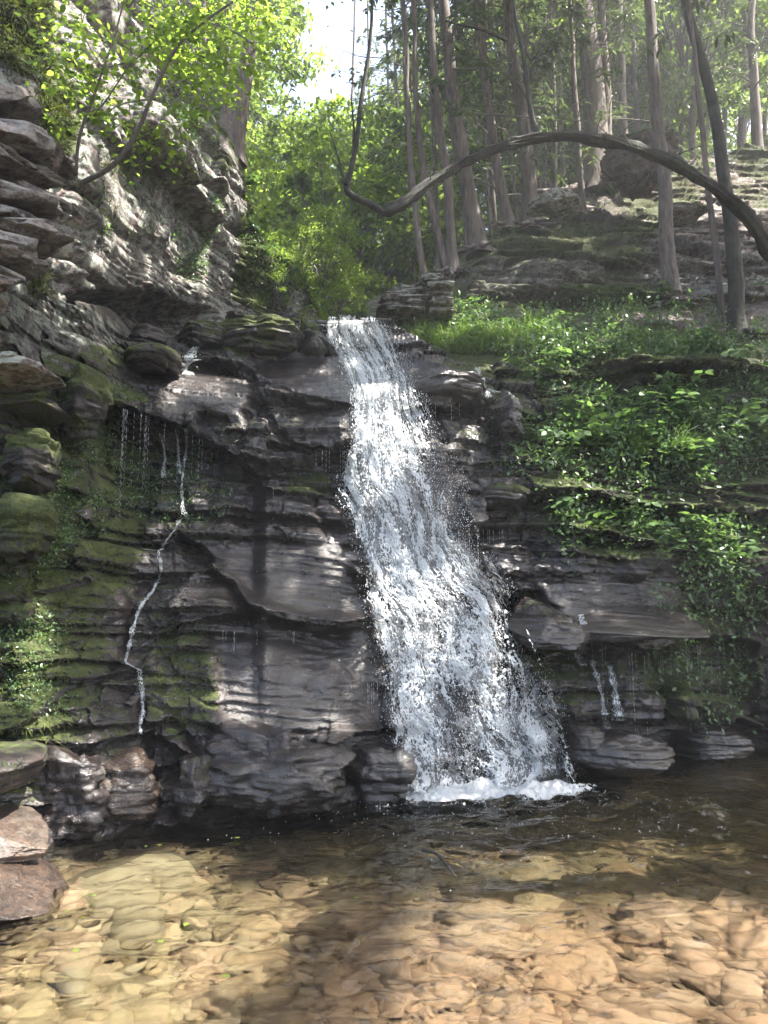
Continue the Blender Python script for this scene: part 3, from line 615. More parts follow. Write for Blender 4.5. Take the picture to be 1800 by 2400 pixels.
# ------------------------------------------------------------------ boulders
def boulder(name, px, py, Y, half, rz, label, p=4.0, n=30, mat=None, moss=.3, wet=.9, lich=0.0, seed=1, tilt=(0, 0), rough=1.0, cat='boulder', group=None, lay=.085):
    v, f = cubesphere(n, p); c0 = at(px, py, Y); v0 = v.copy(); v = v * half
    for ax, t_ in ((0, tilt[0]), (1, tilt[1])):
        c, s_ = math.cos(t_), math.sin(t_); a_, b_ = [(1, 2), (2, 0)][ax]
        va, vb = v[:, a_].copy(), v[:, b_].copy(); v[:, a_] = va * c - vb * s_; v[:, b_] = va * s_ + vb * c
    c, s_ = math.cos(rz), math.sin(rz); v = np.stack([v[:, 0] * c - v[:, 1] * s_, v[:, 0] * s_ + v[:, 1] * c, v[:, 2]], -1)
    w = v + c0; nrm = v / np.linalg.norm(v, axis=1, keepdims=True)
    m = min(half) * rough; rr_ = np.random.default_rng(seed * 13); hf = np.array(half)
    pl = rr_.normal(size=(11, 3)); pl /= np.linalg.norm(pl, axis=1, keepdims=True); un = v0 / np.linalg.norm(v0, axis=1, keepdims=True)
    cut = np.min(np.where(un @ pl.T > .15, rr_.uniform(.72, 1.0, 11) / np.maximum(un @ pl.T, .15), 9), axis=1); ru = np.linalg.norm(v0, axis=1)
    shrink = np.minimum(cut / ru, 1) ** (.9 if p > 2.9 else .45)
    v = v * shrink[:, None]; w = v + c0
    hh = w[:, 0] + .5 * w[:, 1]
    d = .28 * m * fbm(w[:, 0] * 1.6, w[:, 1] * 1.6, w[:, 2] * 1.6, 3, seed) + m * facets(hh, w[:, 2], w[:, 1], .22, .11, .10, .22, seed) + .35 * m * fbm(w[:, 0] * 1.4, w[:, 1] * 1.4, w[:, 2] * 9, 3, seed + 7) + .05 * m * fbm(w[:, 0] * 8, w[:, 1] * 8, w[:, 2] * 22, 3, seed + 1)
    if lay < .1: d = d + .5 * strata(hh, w[:, 2], w[:, 1], [(lay * 1.6, lay * .5, .5), (lay * .6, lay * .2, .22)], .06, seed)
    v = v + nrm * d[:, None]
    up = nrm[:, 2]; nn = fbm(w[:, 0] * 2, w[:, 1] * 2, w[:, 2] * 2, 3, seed + 2)
    A = np.stack([np.clip(moss * (.5 + .9 * sm(-.1, .8, up)) + .25 * nn * (moss > .02), 0, 1), np.full(len(v), wet), np.full(len(v), lich)], -1)
    o = mesh(name, v, f, mat or M_WET, True, None, {'mask': A}); o.location = c0
    return tag(o, label, cat, group)
BL = [
 ('boulder', 612, 792, 9.35, (.50, .45, .27), .1, 'big mossy dark boulder at the lip left of the white falls', dict(moss=.85, wet=.4, seed=3, p=3.2)),
 ('boulder', 725, 800, 9.5, (.20, .3, .28), .0, 'small dripping mossy block wedged between the lip boulder and the falls', dict(moss=.7, wet=.8, seed=4)),
 ('boulder', 465, 800, 9.3, (.33, .4, .17), .3, 'mossy ledge stone beside the small upper trickle', dict(moss=.7, wet=.7, seed=5, p=3)),
 ('boulder', 360, 850, 8.3, (.32, .4, .13), -.2, 'low rounded stone with pale green moss above the dripping overhang', dict(moss=.85, wet=.3, seed=6, p=2.6)),
 ('boulder', 345, 800, 8.9, (.20, .22, .16), .4, 'small dark round stone in the cave under the left cliff', dict(moss=.2, wet=.5, seed=7, p=2.6)),
 ('boulder', 650, 1790, 6.5, (.60, .42, .32), .12, 'long wet layered block with rounded end at the pool edge', dict(moss=.05, wet=1, seed=8, p=4.5, n=40, lay=.045)),
 ('boulder', 890, 1815, 6.95, (.27, .35, .27), .3, 'smooth dark boulder at the left foot of the falls', dict(moss=.03, wet=1, seed=9, p=2.8, rough=.6)),
 ('boulder', 1455, 1765, 8.0, (.50, .42, .22), -.15, 'rounded dark wet boulder with a reddish top at the right foot of the falls', dict(moss=.12, wet=1, seed=10, p=2.8, rough=.5)),
 ('boulder', 1370, 1745, 8.0, (.22, .3, .24), .2, 'dark knob of rock between the falls and the red topped boulder', dict(moss=.25, wet=1, seed=11, p=2.6, rough=.6)),
 ('boulder', 1670, 1745, 8.9, (.42, .4, .20), .1, 'dark pitted wet boulder under the dripping ledge at the far right bank', dict(moss=.15, wet=1, seed=12, p=2.8, rough=.6)),
 ('boulder', 1590, 1640, 8.6, (.16, .25, .30), .1, 'upright boulder covered in hanging moss beneath the right ledge', dict(moss=.95, wet=.4, seed=13, p=3)),
 ('boulder', 1185, 985, 8.7, (.16, .35, .34), .0, 'square block with a green mossy top standing in the cleft right of the falls', dict(moss=.25, wet=.9, seed=14, p=6, rough=.5)),
 ('boulder', 1060, 915, 8.5, (.42, .4, .20), .05, 'rounded overhanging brow of rock right of the upper falls', dict(moss=.2, wet=1, seed=15, p=3, rough=.5)),
 ('boulder', 1180, 1170, 8.2, (.28, .3, .13), .15, 'low mossy lump below the cleft right of the falls', dict(moss=.55, wet=.8, seed=16, p=3)),
 ('boulder', 1440, 1440, 8.25, (.86, .55, .13), -.04, 'broad flat brown slab tilting towards the pool on the right bank', dict(moss=.02, wet=1, seed=17, p=9, n=44, tilt=(.50, .06), rough=.5, lay=.05)),
 ('boulder', 1290, 1470, 7.85, (.40, .4, .16), -.2, 'wet slab with a mossy crack beside the broad brown slab', dict(moss=.3, wet=1, seed=18, p=6, n=34, tilt=(.45, .3), rough=.6, lay=.05)),
 ('boulder', 60, 1245, 5.9, (.22, .3, .26), .4, 'rounded bright mossy stone at the left edge', dict(moss=.95, wet=.1, seed=19, p=2.6)),
 ('boulder', 75, 1080, 6.1, (.20, .3, .22), .2, 'mossy stone with a pale lit shoulder under the left wall', dict(moss=.7, wet=.3, seed=20, p=3)),
 ('boulder', 195, 950, 6.9, (.22, .3, .36), .1, 'upright green block beside the dark cave opening', dict(moss=.8, wet=.3, seed=21, p=5)),
 ('boulder', 60, 960, 6.3, (.34, .4, .07), -.1, 'flat green mossy ledge stone jutting from the left wall', dict(moss=.9, wet=.3, seed=22, p=5)),
 ('boulder', 5, 880, 5.9, (.42, .4, .09), -.1, 'pale flat lichen slab jutting from the left wall above the green ledge stone', dict(mat=M_DRY, moss=.05, wet=.1, lich=.9, seed=23, p=5)),
 ('boulder', -12, 1950, 4.9, (.30, .45, .08), .5, 'layered pale sunlit rock at the left pool edge', dict(mat=M_TAN, moss=.15, wet=.7, lich=.3, seed=24, p=5, n=44, lay=.03, tilt=(.1, .2))),
 ('boulder', 5, 2075, 4.5, (.36, .45, .06), .5, 'glossy orange brown rock sloping into the pool at the left edge', dict(mat=M_TAN, moss=0, wet=1, seed=25, p=3.4, n=44, lay=.022, tilt=(.1, .3))),
 ('boulder', -30, 1800, 5.1, (.34, .5, .13), .4, 'mossy layered ledge above the sunlit left edge rock', dict(moss=.5, wet=.5, seed=26, p=4, n=34, lay=.05)),
 ('boulder', 285, 1850, 6.15, (.26, .35, .25), .3, 'reddish glistening boulder bulging from the left foot of the rock face', dict(mat=M_TAN, moss=.03, wet=1, seed=27, p=2.8, rough=.8)),
 ('boulder', 165, 1860, 5.75, (.30, .35, .36), .3, 'dark brown wet boulder beside the sunlit left edge rock', dict(moss=.08, wet=1, seed=28, p=3, rough=.8)),
 ('boulder', 455, 1850, 6.15, (.15, .3, .22), .3, 'small wet stone between the reddish boulder and the long layered block', dict(moss=.3, wet=1, seed=29, p=3.4)),
 ('boulder', 1290, 380, 15.2, (.9, .8, .45), .2, 'dark rounded outcrop boulder on the hilltop behind the arched trunk', dict(mat=M_DRY, moss=.6, wet=.1, lich=.1, seed=30, p=3)) ,
 ('boulder', 1600, 505, 13.6, (.42, .4, .12), .1, 'flat boulder with a bright yellow green moss cap on the right bank', dict(mat=M_DRY, moss=.9, wet=0, lich=.5, seed=31, p=4)),
 ('boulder', 1300, 478, 13.4, (.5, .4, .13), .05, 'pale sunlit slab lying at the foot of the hilltop trees', dict(mat=M_DRY, moss=.15, wet=0, lich=.9, seed=32, p=5)),
]
BL[-3] = ('boulder', 1500, 385, 15.2, (.75, .8, .48), .2, *BL[-3][6:])
for nm, px, py, Y, hf, rz, lb, kw in BL: boulder(nm, px, py, Y, hf, rz, lb, **kw)
# stacked flat stones at the head of the falls, each stone a part
stk = empty('rock_stack', at(960, 740, 11.2)); tag(stk, 'ledge of stacked flat grey stones at the head of the falls', 'rock ledge')
b0 = np.array(stk.location)
for row, (y0, xa, xb, th) in enumerate([(742, 905, 1062, 14), (730, 880, 1062, 12), (718, 888, 1060, 13), (705, 900, 1062, 12), (693, 915, 1060, 13), (681, 985, 1060, 12), (668, 982, 1062, 15)]):
    x = xa
    while x < xb - 12:
        w_ = min(R.uniform(45, 130), xb - x); s_ = 11.2 / FPX
        v, f = cubesphere(5, 12); hf = np.array([w_ / 2 * s_ - .006, .35 + R.uniform(0, .12), th / 2 * s_ * .93])
        v = v * hf * (1 + .10 * vn(v[:, :1] * 2 + row, v[:, 1:2] * 2 + x, v[:, 2:] * 2, 8)) ; c0 = at(x + w_ / 2, y0, 11.2) + [0, R.uniform(-.05, .12), 0] - b0
        o = mesh('stone', v, f, M_DRY, False, stk, {'mask': np.tile([.12 if row < 6 else .3, .1, .75], (len(v), 1))}); o.location = c0; o.rotation_euler = (0, R.uniform(-.04, .05), R.uniform(-.06, .06))
        x += w_
# overhanging broken slabs at the left edge
oc = empty('overhanging_outcrop', at(40, 480, 6.0)); tag(oc, 'overhanging outcrop of broken tilted stone slabs at the upper left edge', 'rock outcrop'); b0 = np.array(oc.location)
for ax, ay, bx_, by_, th, ya, yb, ln in [(-90, 215, 60, 225, 34, 5.6, 6.3, .8), (-90, 262, 172, 385, 42, 5.3, 6.1, .7), (-90, 330, 140, 420, 40, 5.3, 6.1, .7), (-90, 400, 170, 500, 44, 5.2, 6.0, .7), (-90, 455, 120, 540, 30, 5.2, 5.9, .6),
                                   (-90, 500, 168, 588, 36, 5.1, 5.9, .7), (-90, 560, 110, 622, 52, 5.0, 5.7, .7), (-90, 610, 60, 680, 46, 4.9, 5.5, .7), (-90, 170, 110, 300, 40, 5.9, 6.6, .8), (60, 330, 176, 400, 30, 5.9, 6.2, .5), (30, 440, 150, 500, 46, 5.8, 6.1, .5), (-90, 640, 40, 760, 40, 5.2, 5.8, .6)]:
    A = at(ax, ay, ya); B = at(bx_, by_, yb); L = np.linalg.norm(B - A); X = (B - A) / L; Yv = np.cross([0, 0, 1.0], X); Yv /= np.linalg.norm(Yv); Z = np.cross(X, Yv)
    v, f = cubesphere(26, 9); q = v.copy(); t2 = th / FPX * 5.7 / 2 * R.uniform(1.15, 1.6)
    rr_ = np.random.default_rng(int(ay + by_)); pl = rr_.normal(size=(12, 3)) * [1, 1, .8]; pl /= np.linalg.norm(pl, axis=1, keepdims=True); un = v / np.linalg.norm(v, axis=1, keepdims=True)
    q = q * np.minimum(np.min(np.where(un @ pl.T > .15, rr_.uniform(.75, 1.1, 12) / np.maximum(un @ pl.T, .15), 9), axis=1) / np.linalg.norm(v, axis=1), 1)[:, None]
    q = q * [L / 2, ln * .6, t2]; h_ = q[:, 0] + q[:, 1]; fc_ = facets(h_, q[:, 2], ay * .1 + 0 * h_, .30, .10, .045, .09, int(ay)); q = q + np.sign(v) * (np.abs(v) > .6) * np.stack([fc_ * .9, fc_, fc_ * .45], -1) + .015 * fbm(q[:, 0] * 5, q[:, 1] * 5, q[:, 2] * 14, 3, 5)[:, None]
    w = (A + B) / 2 + Yv * ln * .35 + q[:, :1] * X + q[:, 1:2] * Yv + q[:, 2:] * Z - b0
    mk = np.stack([.12 + .25 * vn(w[:, 0] * 2, w[:, 1] * 2, w[:, 2] * 2, 6), .15 + 0 * w[:, 0], .35 + 0 * w[:, 0]], -1)
    mesh('slab', w, f, M_DRY, True, oc, {'mask': np.clip(mk, 0, 1)})
# ------------------------------------------------------------------ falling water
from math import floor
def envelope(px, py, off):
    """depth of the water sheet: rides on whatever stands proud of the rock behind it"""
    P, _ = rsample(FACE, px.ravel(), py.ravel()); Y = P[:, 1].reshape(px.shape)
    for ax in (0, 1):
        m = Y
        for k in range(1, 6): m = np.minimum(m, np.minimum(np.roll(Y, k, ax), np.roll(Y, -k, ax)))
        Y = m
    for it in range(26):
        for ax in (0, 1):
            q = np.concatenate([np.take(Y, [0], ax), Y, np.take(Y, [-1], ax)], ax)
            Y = (np.take(q, range(0, Y.shape[ax]), ax) + 2 * Y + np.take(q, range(2, Y.shape[ax] + 2), ax)) / 4
    return Y - off
FL = [(740, 768, 905), (770, 760, 915), (800, 766, 930), (830, 788, 945), (870, 805, 965), (910, 820, 985), (950, 826, 995), (1000, 828, 1015), (1060, 818, 1045), (1100, 802, 1060), (1150, 792, 1075), (1250, 832, 1095), (1300, 845, 1130), (1350, 855, 1165), (1430, 865, 1205), (1550, 888, 1255), (1650, 908, 1290), (1750, 928, 1318), (1870, 952, 1348)]
def dens(px, py):
    y, l, r = zip(*FL); L = np.interp(py, y, l); Rr = np.interp(py, y, r); u = (px - L) / (Rr - L)
    d = np.interp(u, [0, .06, .3, .55, .8, 1], [.05, .58, .74, .62, .54, .12])
    up = sm(830, 850, py) * sm(960, 930, py)                    # thin film over the smooth slab
    d = d - .16 * sm(835, 815, py) + .12 * sm(1250, 1400, py) * sm(.4, .8, u) - .10 * sm(980, 1100, py) * sm(1260, 1180, py) * sm(.5, .9, u)
    d = d - .22 * up * sm(.45, .8, u) + .1 * up * sm(.5, .1, u)
    d = d + .16 * blobs(px, py, [(895, 1130, 70, 180, 1), (960, 1330, 120, 70, 1), (900, 790, 60, 40, .3), (960, 1740, 90, 120, .9), (1230, 1800, 110, 60, .9), (870, 1000, 55, 60, 1)])
    d = d - .38 * blobs(px, py, [(1060, 1700, 45, 110, 1), (1100, 1790, 60, 50, .7), (1030, 1100, 60, 120, .55), (1200, 1500, 40, 110, .7), (1130, 1640, 40, 70, .4)])
    return d, u, (Rr - L)
wf = empty('waterfall', at(1140, 1850, 7.0)); tag(wf, 'tall white waterfall tumbling down the middle of the dark rock face into the pool', 'waterfall'); wf0 = np.array(wf.location)
nu, nv = 400, 800
for lay, (off, thr0, sc_, mt, nm) in enumerate([(.045, .98, 1.0, M_THIN, 'thin_sheet'), (.075, .60, 1.0, M_WHITE, 'white_sheet'), (.125, .20, .9, M_WHITE, 'outer_froth')]):
    u = np.linspace(-.03, 1.03, nu)[None]; py = np.linspace(738, 1868, nv)[:, None]
    y_, l_, r_ = zip(*FL); Lq = np.interp(py, y_, l_); Rq = np.interp(py, y_, r_)
    px = Lq + (Rq - Lq) * u + 5 * fbm(py / 26, u * 2, lay, 3, 300 + lay); py = np.broadcast_to(py, px.shape)
    Y = envelope(px, py, off * (1.0 + .6 * sm(900, 1200, py)))
    D, uu, wd = dens(px, py); a = (uu * 2.2) + .25 * fbm(px / 120, py / 120, 0, 2, 5); b = py / 250.0
    # the flow frays: streaks drawn out downwards, strands between them, beads at the ends
    wpx = .16 * fbm(a * 7, b * 6, lay, 4, 310 + lay)
    f1, f2, cid = worley((a + wpx) * 27 * sc_, b * 15 * sc_ + 1.2 * vn(a * 8, b * 2, 0, 5), 320 + lay * 5)
    g1, g2, _ = worley((a + wpx) * 60 * sc_, b * 40 * sc_, 340 + lay * 5)
    strand = .62 * np.exp(-((f2 - f1) / .16)) + .38 * np.exp(-((g2 - g1) / .2))
    streak = .5 + .80 * fbm(a * 11 + wpx * 9, b * 3.2, lay * 3, 4, 330 + lay, .6)
    fine = .5 + .6 * fbm(a * 70, b * 50, lay, 3, 350 + lay)
    fld = .36 * strand + .50 * streak + .36 * fine
    rk = np.empty(fld.size); rk[np.argsort(fld.ravel())] = np.linspace(0, 1, fld.size); rk = rk.reshape(fld.shape)
    keep = rk > 1 - thr0 * np.clip(D, 0, 1) / .78 + .5 * sm(.05, -.01, (py - 745 - 8 * vn(px / 12, 0, lay, 5)) / 100)
    Y = Y - .045 * fld - .05 * fbm(px / 30, py / 45, lay, 3, 7) - .010 * fine
    P = at(px, py, Y) - wf0
    F = gridfaces(*px.shape); kk = keep[:-1, :-1].ravel() & keep[1:, 1:].ravel() | (keep[1:, :-1].ravel() & keep[:-1, 1:].ravel())
    F = F[kk]; used = np.unique(F); mp_ = np.zeros(px.size, int); mp_[used] = np.arange(len(used))
    mesh(nm, P.reshape(-1, 3)[used], mp_[F], mt, True, wf)
OCT_V = np.array([(1, 0, 0), (0, 1, 0), (-1, 0, 0), (0, -1, 0), (0, 0, 1), (0, 0, -1)], float)
OCT_F = np.array([(0, 1, 4), (1, 2, 4), (2, 3, 4), (3, 0, 4), (1, 0, 5), (2, 1, 5), (3, 2, 5), (0, 3, 5)])
def drops(geo, P, r, stretch):
    n = len(P); s_ = np.stack([r, r, r * stretch], -1)
    V = OCT_V[None] * s_[:, None] + P[:, None]; geo.add(V.reshape(-1, 3), (OCT_F[None] + (np.arange(n) * 6)[:, None, None]).reshape(-1, 3))
g = Geo(); n = 11000
py = R.uniform(760, 1865, n); y_, l_, r_ = zip(*FL); L_ = np.interp(py, y_, l_); R_ = np.interp(py, y_, r_)
u = np.where(R.uniform(size=n) < .55, R.uniform(.4, 1.1, n), R.uniform(-.06, 1.05, n)); px = L_ + (R_ - L_) * u
P, _ = rsample(FACE, px, py); Yd = P[:, 1] - R.uniform(.06, .28, n)
drops(g, at(px, py, Yd) - wf0, R.uniform(.0015, .0038, n), R.uniform(.8, 3.2, n)); tag(g.build('spray', M_WHITE, wf), kind='stuff')
# white foam cushion where the fall meets the pool
fx, fy = np.meshgrid(np.linspace(-.1, 1.95, 330), np.linspace(6.25, 7.75, 230)); fc = .78 + .05 * fx + 0 * fy
foam = 1 - (((fx - .92) / .95) ** 2 + ((fy - 7.08 - .22 * (fx - .9)) / .30) ** 2); foam = foam + .75 * fbm(fx * 6, fy * 10, 0, 5, 401, .62)
f1, f2, _ = worley(fx * 22, fy * 26, 402); fz = .008 + .016 * sm(0, .9, foam) + .022 * fbm(fx * 30, fy * 30, 0, 3, 404) + .018 * sm(0, .6, foam) * fbm(fx * 9, fy * 9, 0, 4, 403) + waves(fx, fy)
keep = (foam > .15) | ((foam > -1.1) & ((f2 - f1) < .07 + .6 * .0 + .25 * np.clip(foam + .55, 0, 1)) & (fbm(fx * 4, fy * 4, 2, 3, 9) > -.1))
F = gridfaces(*fx.shape)[:, ::-1]; F = F[keep[:-1, :-1].ravel() & keep[1:, 1:].ravel()]; used = np.unique(F); mp_ = np.zeros(fx.size, int); mp_[used] = np.arange(len(used))
tag(mesh('foam', (np.stack([fx, fy, fz], -1).reshape(-1, 3) - wf0)[used], mp_[F], M_WHITE, True, wf), kind='stuff')
bb = Geo(); n = 700; bx_ = R.normal(.9, .9, n); by_ = 7.0 - np.abs(R.normal(0, .8, n)); drops(bb, np.stack([bx_, by_, waves(bx_, by_) + .003], -1), R.uniform(.0015, .0055, n), R.uniform(.5, .9, n)); tag(bb.build('bubbles', M_WHITE), kind='stuff')
def ribbon(geo, pts, width, off=.03, seed=0, th=.5):
    """a narrow broken thread of water laid over the rock; pts are photo positions"""
    pts = np.asarray(pts, float); n = max(12, int(np.sum(np.hypot(*np.diff(pts, axis=0).T)) / 1.25)); c = spline(pts, n)
    w = np.interp(np.linspace(0, 1, n), np.linspace(0, 1, len(np.atleast_1d(width))), np.atleast_1d(width)); m = 27; k = np.linspace(-1, 1, m)
    px = c[:, :1] + w[:, None] * k[None] * (1 + .5 * vn(np.arange(n)[:, None] / 9, 0, seed, 4)) + 3.5 * fbm(np.arange(n)[:, None] / 22, 0, seed, 3, 3); py = np.broadcast_to(c[:, 1:2], px.shape)
    P, _ = rsample(FACE, px.ravel(), py.ravel()); Y = P[:, 1].reshape(px.shape)
    for it in range(3): Y = np.minimum(Y, .5 * Y + .25 * (np.roll(Y, 1, 0) + np.roll(Y, -1, 0)))
    Y[:, :] = Y.min(axis=1, keepdims=True) - off
    a = k[None] * w[:, None] / 8 + 0 * px; b = py / 40
    f1, f2, _ = worley(a * 2.6 + 9, b * 5.5 + seed, 500 + seed); fld = np.exp(-(f2 - f1) / .25) * .5 + .6 * (.5 + .6 * fbm(a * 1.8, b * 3.2, seed, 4, 501, .6)) - .3 * np.abs(k)[None] ** 2
    keep = fld > np.quantile(fld, th)
    V = at(px, py, Y - .02 * fld); F = gridfaces(*px.shape); F = F[keep[:-1, :-1].ravel()]
    if len(F):
        used = np.unique(F); q = np.zeros(px.size, int); q[used] = np.arange(len(used)); geo.add(V.reshape(-1, 3)[used], q[F])
def drip(geo, x, y0, y1, off=.06, dn=1.0, r=.0017):
    P0, _ = rsample(FACE, np.array([x, x]), np.array([y0 - 8, y0 + 2])); Y = P0[:, 1].min() - off; A = at(x, y0, Y); B = at(x, y1, Y); L = A[2] - B[2]
    z = 0; Ps = []; rr = []; st = []
    while z < L:
        s_ = R.uniform(.015, .09) * (1 - .5 * z / L); Ps.append((A[0] + R.normal(0, .0015), Y, A[2] - z - s_ / 2)); q = r * R.uniform(.6, 1.3) * (1 - .3 * z / L); rr.append(q); st.append(s_ / q / 2)
        z += s_ * .9 + R.uniform(.0, .04) * (.2 + 1.4 * z / L) / dn
    drops(geo, np.array(Ps), np.array(rr), np.array(st))
def fp0(x, y): return tuple(FACE.near(x, y)[0])
TR = [('trickle', 'small cascade splashing over the mossy ledge far left of the main falls', [[(498, 758), (470, 790), (448, 830), (440, 845)], [(455, 842), (430, 862), (445, 880)]], [14, 16, 12], .40),
      ('trickle', 'two thin threads of water dropping free from the overhang into the mossy hollow', [[(438, 1005), (434, 1080), (426, 1140), (428, 1190), (436, 1212)], [(412, 1005), (418, 1060), (422, 1110)], [(374, 1015), (386, 1060), (382, 1120)], [(412, 1222), (440, 1214), (462, 1216)], [(425, 1216), (408, 1240), (392, 1262), (384, 1276)]], [4, 3, 4, 8], .42),
      ('trickle', 'crooked thin stream winding down the dark rock on the left', [[(330, 1285), (372, 1290), (385, 1275)], [(372, 1290), (378, 1330), (362, 1380), (338, 1410), (318, 1450), (308, 1490), (296, 1545), (312, 1562), (326, 1572), (330, 1610), (334, 1660), (330, 1700), (331, 1745), (332, 1775)]], [4, 6, 4], .40),
      ('trickle', 'narrow thread of water in the crack above the left end of the pool', [[(330, 1770), (333, 1850), (330, 1900), (338, 1920)]], [2.5, 3], .35),
      ('trickle', 'lively side trickle falling onto the red topped boulder', [[(1362, 1440), (1368, 1475)], [(1352, 1530), (1368, 1560)], [(1388, 1545), (1400, 1590), (1412, 1640), (1422, 1700), (1432, 1720), (1460, 1745), (1482, 1750)], [(1430, 1560), (1445, 1640), (1450, 1690)]], [6, 9, 10, 14], .42),
      ('trickle', 'short splash of water over the left half of the long layered block', [[(560, 1820), (566, 1850), (560, 1880)], [(580, 1825), (590, 1860)], [(650, 1870), (656, 1905)]], [8, 10], .48),
      ('trickle', 'small spill running over the block corner right of the upper falls', [[(1118, 860), (1130, 890), (1148, 930)], [(1145, 910), (1165, 920)]], [6, 8], .45)]
for nm, lb, paths, w_, th_ in TR:
    rt = empty(nm, fp0(*paths[0][0])); tag(rt, lb, 'trickle'); o0 = np.array(rt.location)
    for k, p_ in enumerate(paths):
        g = Geo(); ribbon(g, p_, w_, .05 if 'overhang' not in lb else .08, seed=k + len(lb), th=th_ + .06)
        if g.n: g.V = [v_ - o0 for v_ in g.V]; g.build('thread', M_WHITE, rt)
g = Geo()
for x in np.concatenate([R.uniform(285, 480, 13), [298, 331, 345, 452, 468, 475]]): drip(g, x, np.interp(x, [230, 330, 430, 540], [940, 968, 1008, 1062]), R.uniform(1090, 1220), .10, R.uniform(.5, 1))
for x in R.choice([690, 702, 745, 760, 768, 800, 812, 820], 10) + R.normal(0, 4, 10): drip(g, x, 1055, R.uniform(1090, 1130), .05, 1.5)
for x in np.concatenate([R.uniform(1240, 1700, 20), R.normal(1500, 30, 8), R.normal(1330, 20, 5), R.normal(1620, 25, 5)]): drip(g, x, np.interp(x, [1235, 1330, 1430, 1530, 1650], [1430, 1465, 1510, 1532, 1500]) + 6, R.uniform(1600, 1745), .10, R.uniform(.3, 1.1))
for x in R.uniform(1180, 1240, 9): drip(g, x, 985, R.uniform(1020, 1070), .1)
for x in R.uniform(1070, 1190, 14): drip(g, x, 1240, R.uniform(1290, 1370), .1)
for x in R.uniform(930, 1120, 7): drip(g, x, 945, R.uniform(965, 1000), .1, 2)
for x in R.choice([520, 545, 600, 668, 690], 8) + R.normal(0, 5, 8): drip(g, x, 1478, R.uniform(1495, 1530), .06, 2)
for x in R.uniform(540, 660, 9): drip(g, x, 1140, R.uniform(1190, 1240), .06, 2)
for x in R.uniform(860, 930, 8): drip(g, x, 1600, R.uniform(1640, 1690), .1, 1)
for x in R.uniform(695, 765, 9): drip(g, x, 760, R.uniform(800, 840), .2, 1)
tag(g.build('falling_drips', M_WHITE), kind='stuff')
# ------------------------------------------------------------------ trees
K = 1800 / 1659
def tints(n, lo=0.0, hi=1.0): return np.stack([R.uniform(lo, hi, n), R.uniform(0, 1, n), np.zeros(n)], -1)
def hemlock_crown(seed, h0, h1, n=46, needles=62, rad=2.6, dead=.5):
    """twigs and flat needle sprays round an upright axis; returns one mesh with two materials"""
    r = np.random.default_rng(seed); tw = Geo(); lf = Geo()
    for k in range(n):
        h = h0 + (h1 - h0) * r.uniform() ** .8; a = r.uniform(0, 6.28); L = rad * r.uniform(.35, 1) * (1 - .35 * (h - h0) / (h1 - h0))
        d = np.array([math.cos(a), math.sin(a), 0]); q = np.linspace(0, 1, 6)[:, None]
        pts = np.array([0, 0, h]) + d * L * q + np.array([0, 0, 1]) * (L * (.12 * q - .38 * q * q)) + .06 * L * r.normal(size=(6, 3)) * q
        V, F = tube(pts, np.linspace(.018, .004, 6) * (.6 + L / 3), 4, cap=False); tw.add(V, F)
        alive = r.uniform() > dead * (1 - .8 * (h - h0) / (h1 - h0))
        for s_ in range(7):
            t = r.uniform(.25, 1); b = pts[0] + (pts[-1] - pts[0]) * t; side = np.cross(d, [0, 0, 1]) * r.choice([-1, 1]); e = b + (d * .6 + side * r.uniform(.3, 1)) * L * .32 * (1.25 - t) + [0, 0, -.12 * L]
            V, F = tube(np.array([b, (b + e) / 2 + [0, 0, .02], e]), [.006, .004, .002], 3, cap=False); tw.add(V, F)
            if alive:
                m = needles // 5; tt = r.uniform(.1, 1.1, m)[:, None]; P = b + (e - b) * tt + r.normal(0, .02 * L, (m, 3)); dd = (e - b) / (np.linalg.norm(e - b) + 1e-6)
                D = dd * .7 + np.cross(dd, [0, 0, 1]) * r.choice([-1, 1], (m, 1)) + r.normal(0, .25, (m, 3)); NN = np.array([[0, 0, 1.0]]) + r.normal(0, .3, (m, 3))
                scatter(lf, CARD_V * [.55, 1, 1], CARD_F, P, D, NN, r.uniform(.10, .22, m), np.stack([r.uniform(size=m), r.uniform(size=m), 0 * tt[:, 0]], -1))
    return tw, lf
def crown_mesh(name, tw, lf, m1, m2):
    g = Geo(); nt = sum(len(f) for F in tw.F.values() for f in F)
    V = np.concatenate(tw.V + lf.V); C = np.concatenate(tw.C + lf.C); off = tw.n
    F4 = [np.concatenate(tw.F[4])] if 4 in tw.F else []; F3 = [np.concatenate(tw.F[3])] if 3 in tw.F else []
    L4 = [np.concatenate(lf.F[4]) + off] if 4 in lf.F else []; L3 = [np.concatenate(lf.F[3]) + off] if 3 in lf.F else []
    Fs = F4 + F3 + L4 + L3; mi = np.concatenate([np.zeros(sum(len(f) for f in F4 + F3), int), np.ones(sum(len(f) for f in L4 + L3), int)])
    o = mesh(name, V, Fs, [m1, m2], True, None, {'tint': C}, mi); me = o.data; bpy.data.objects.remove(o); return me
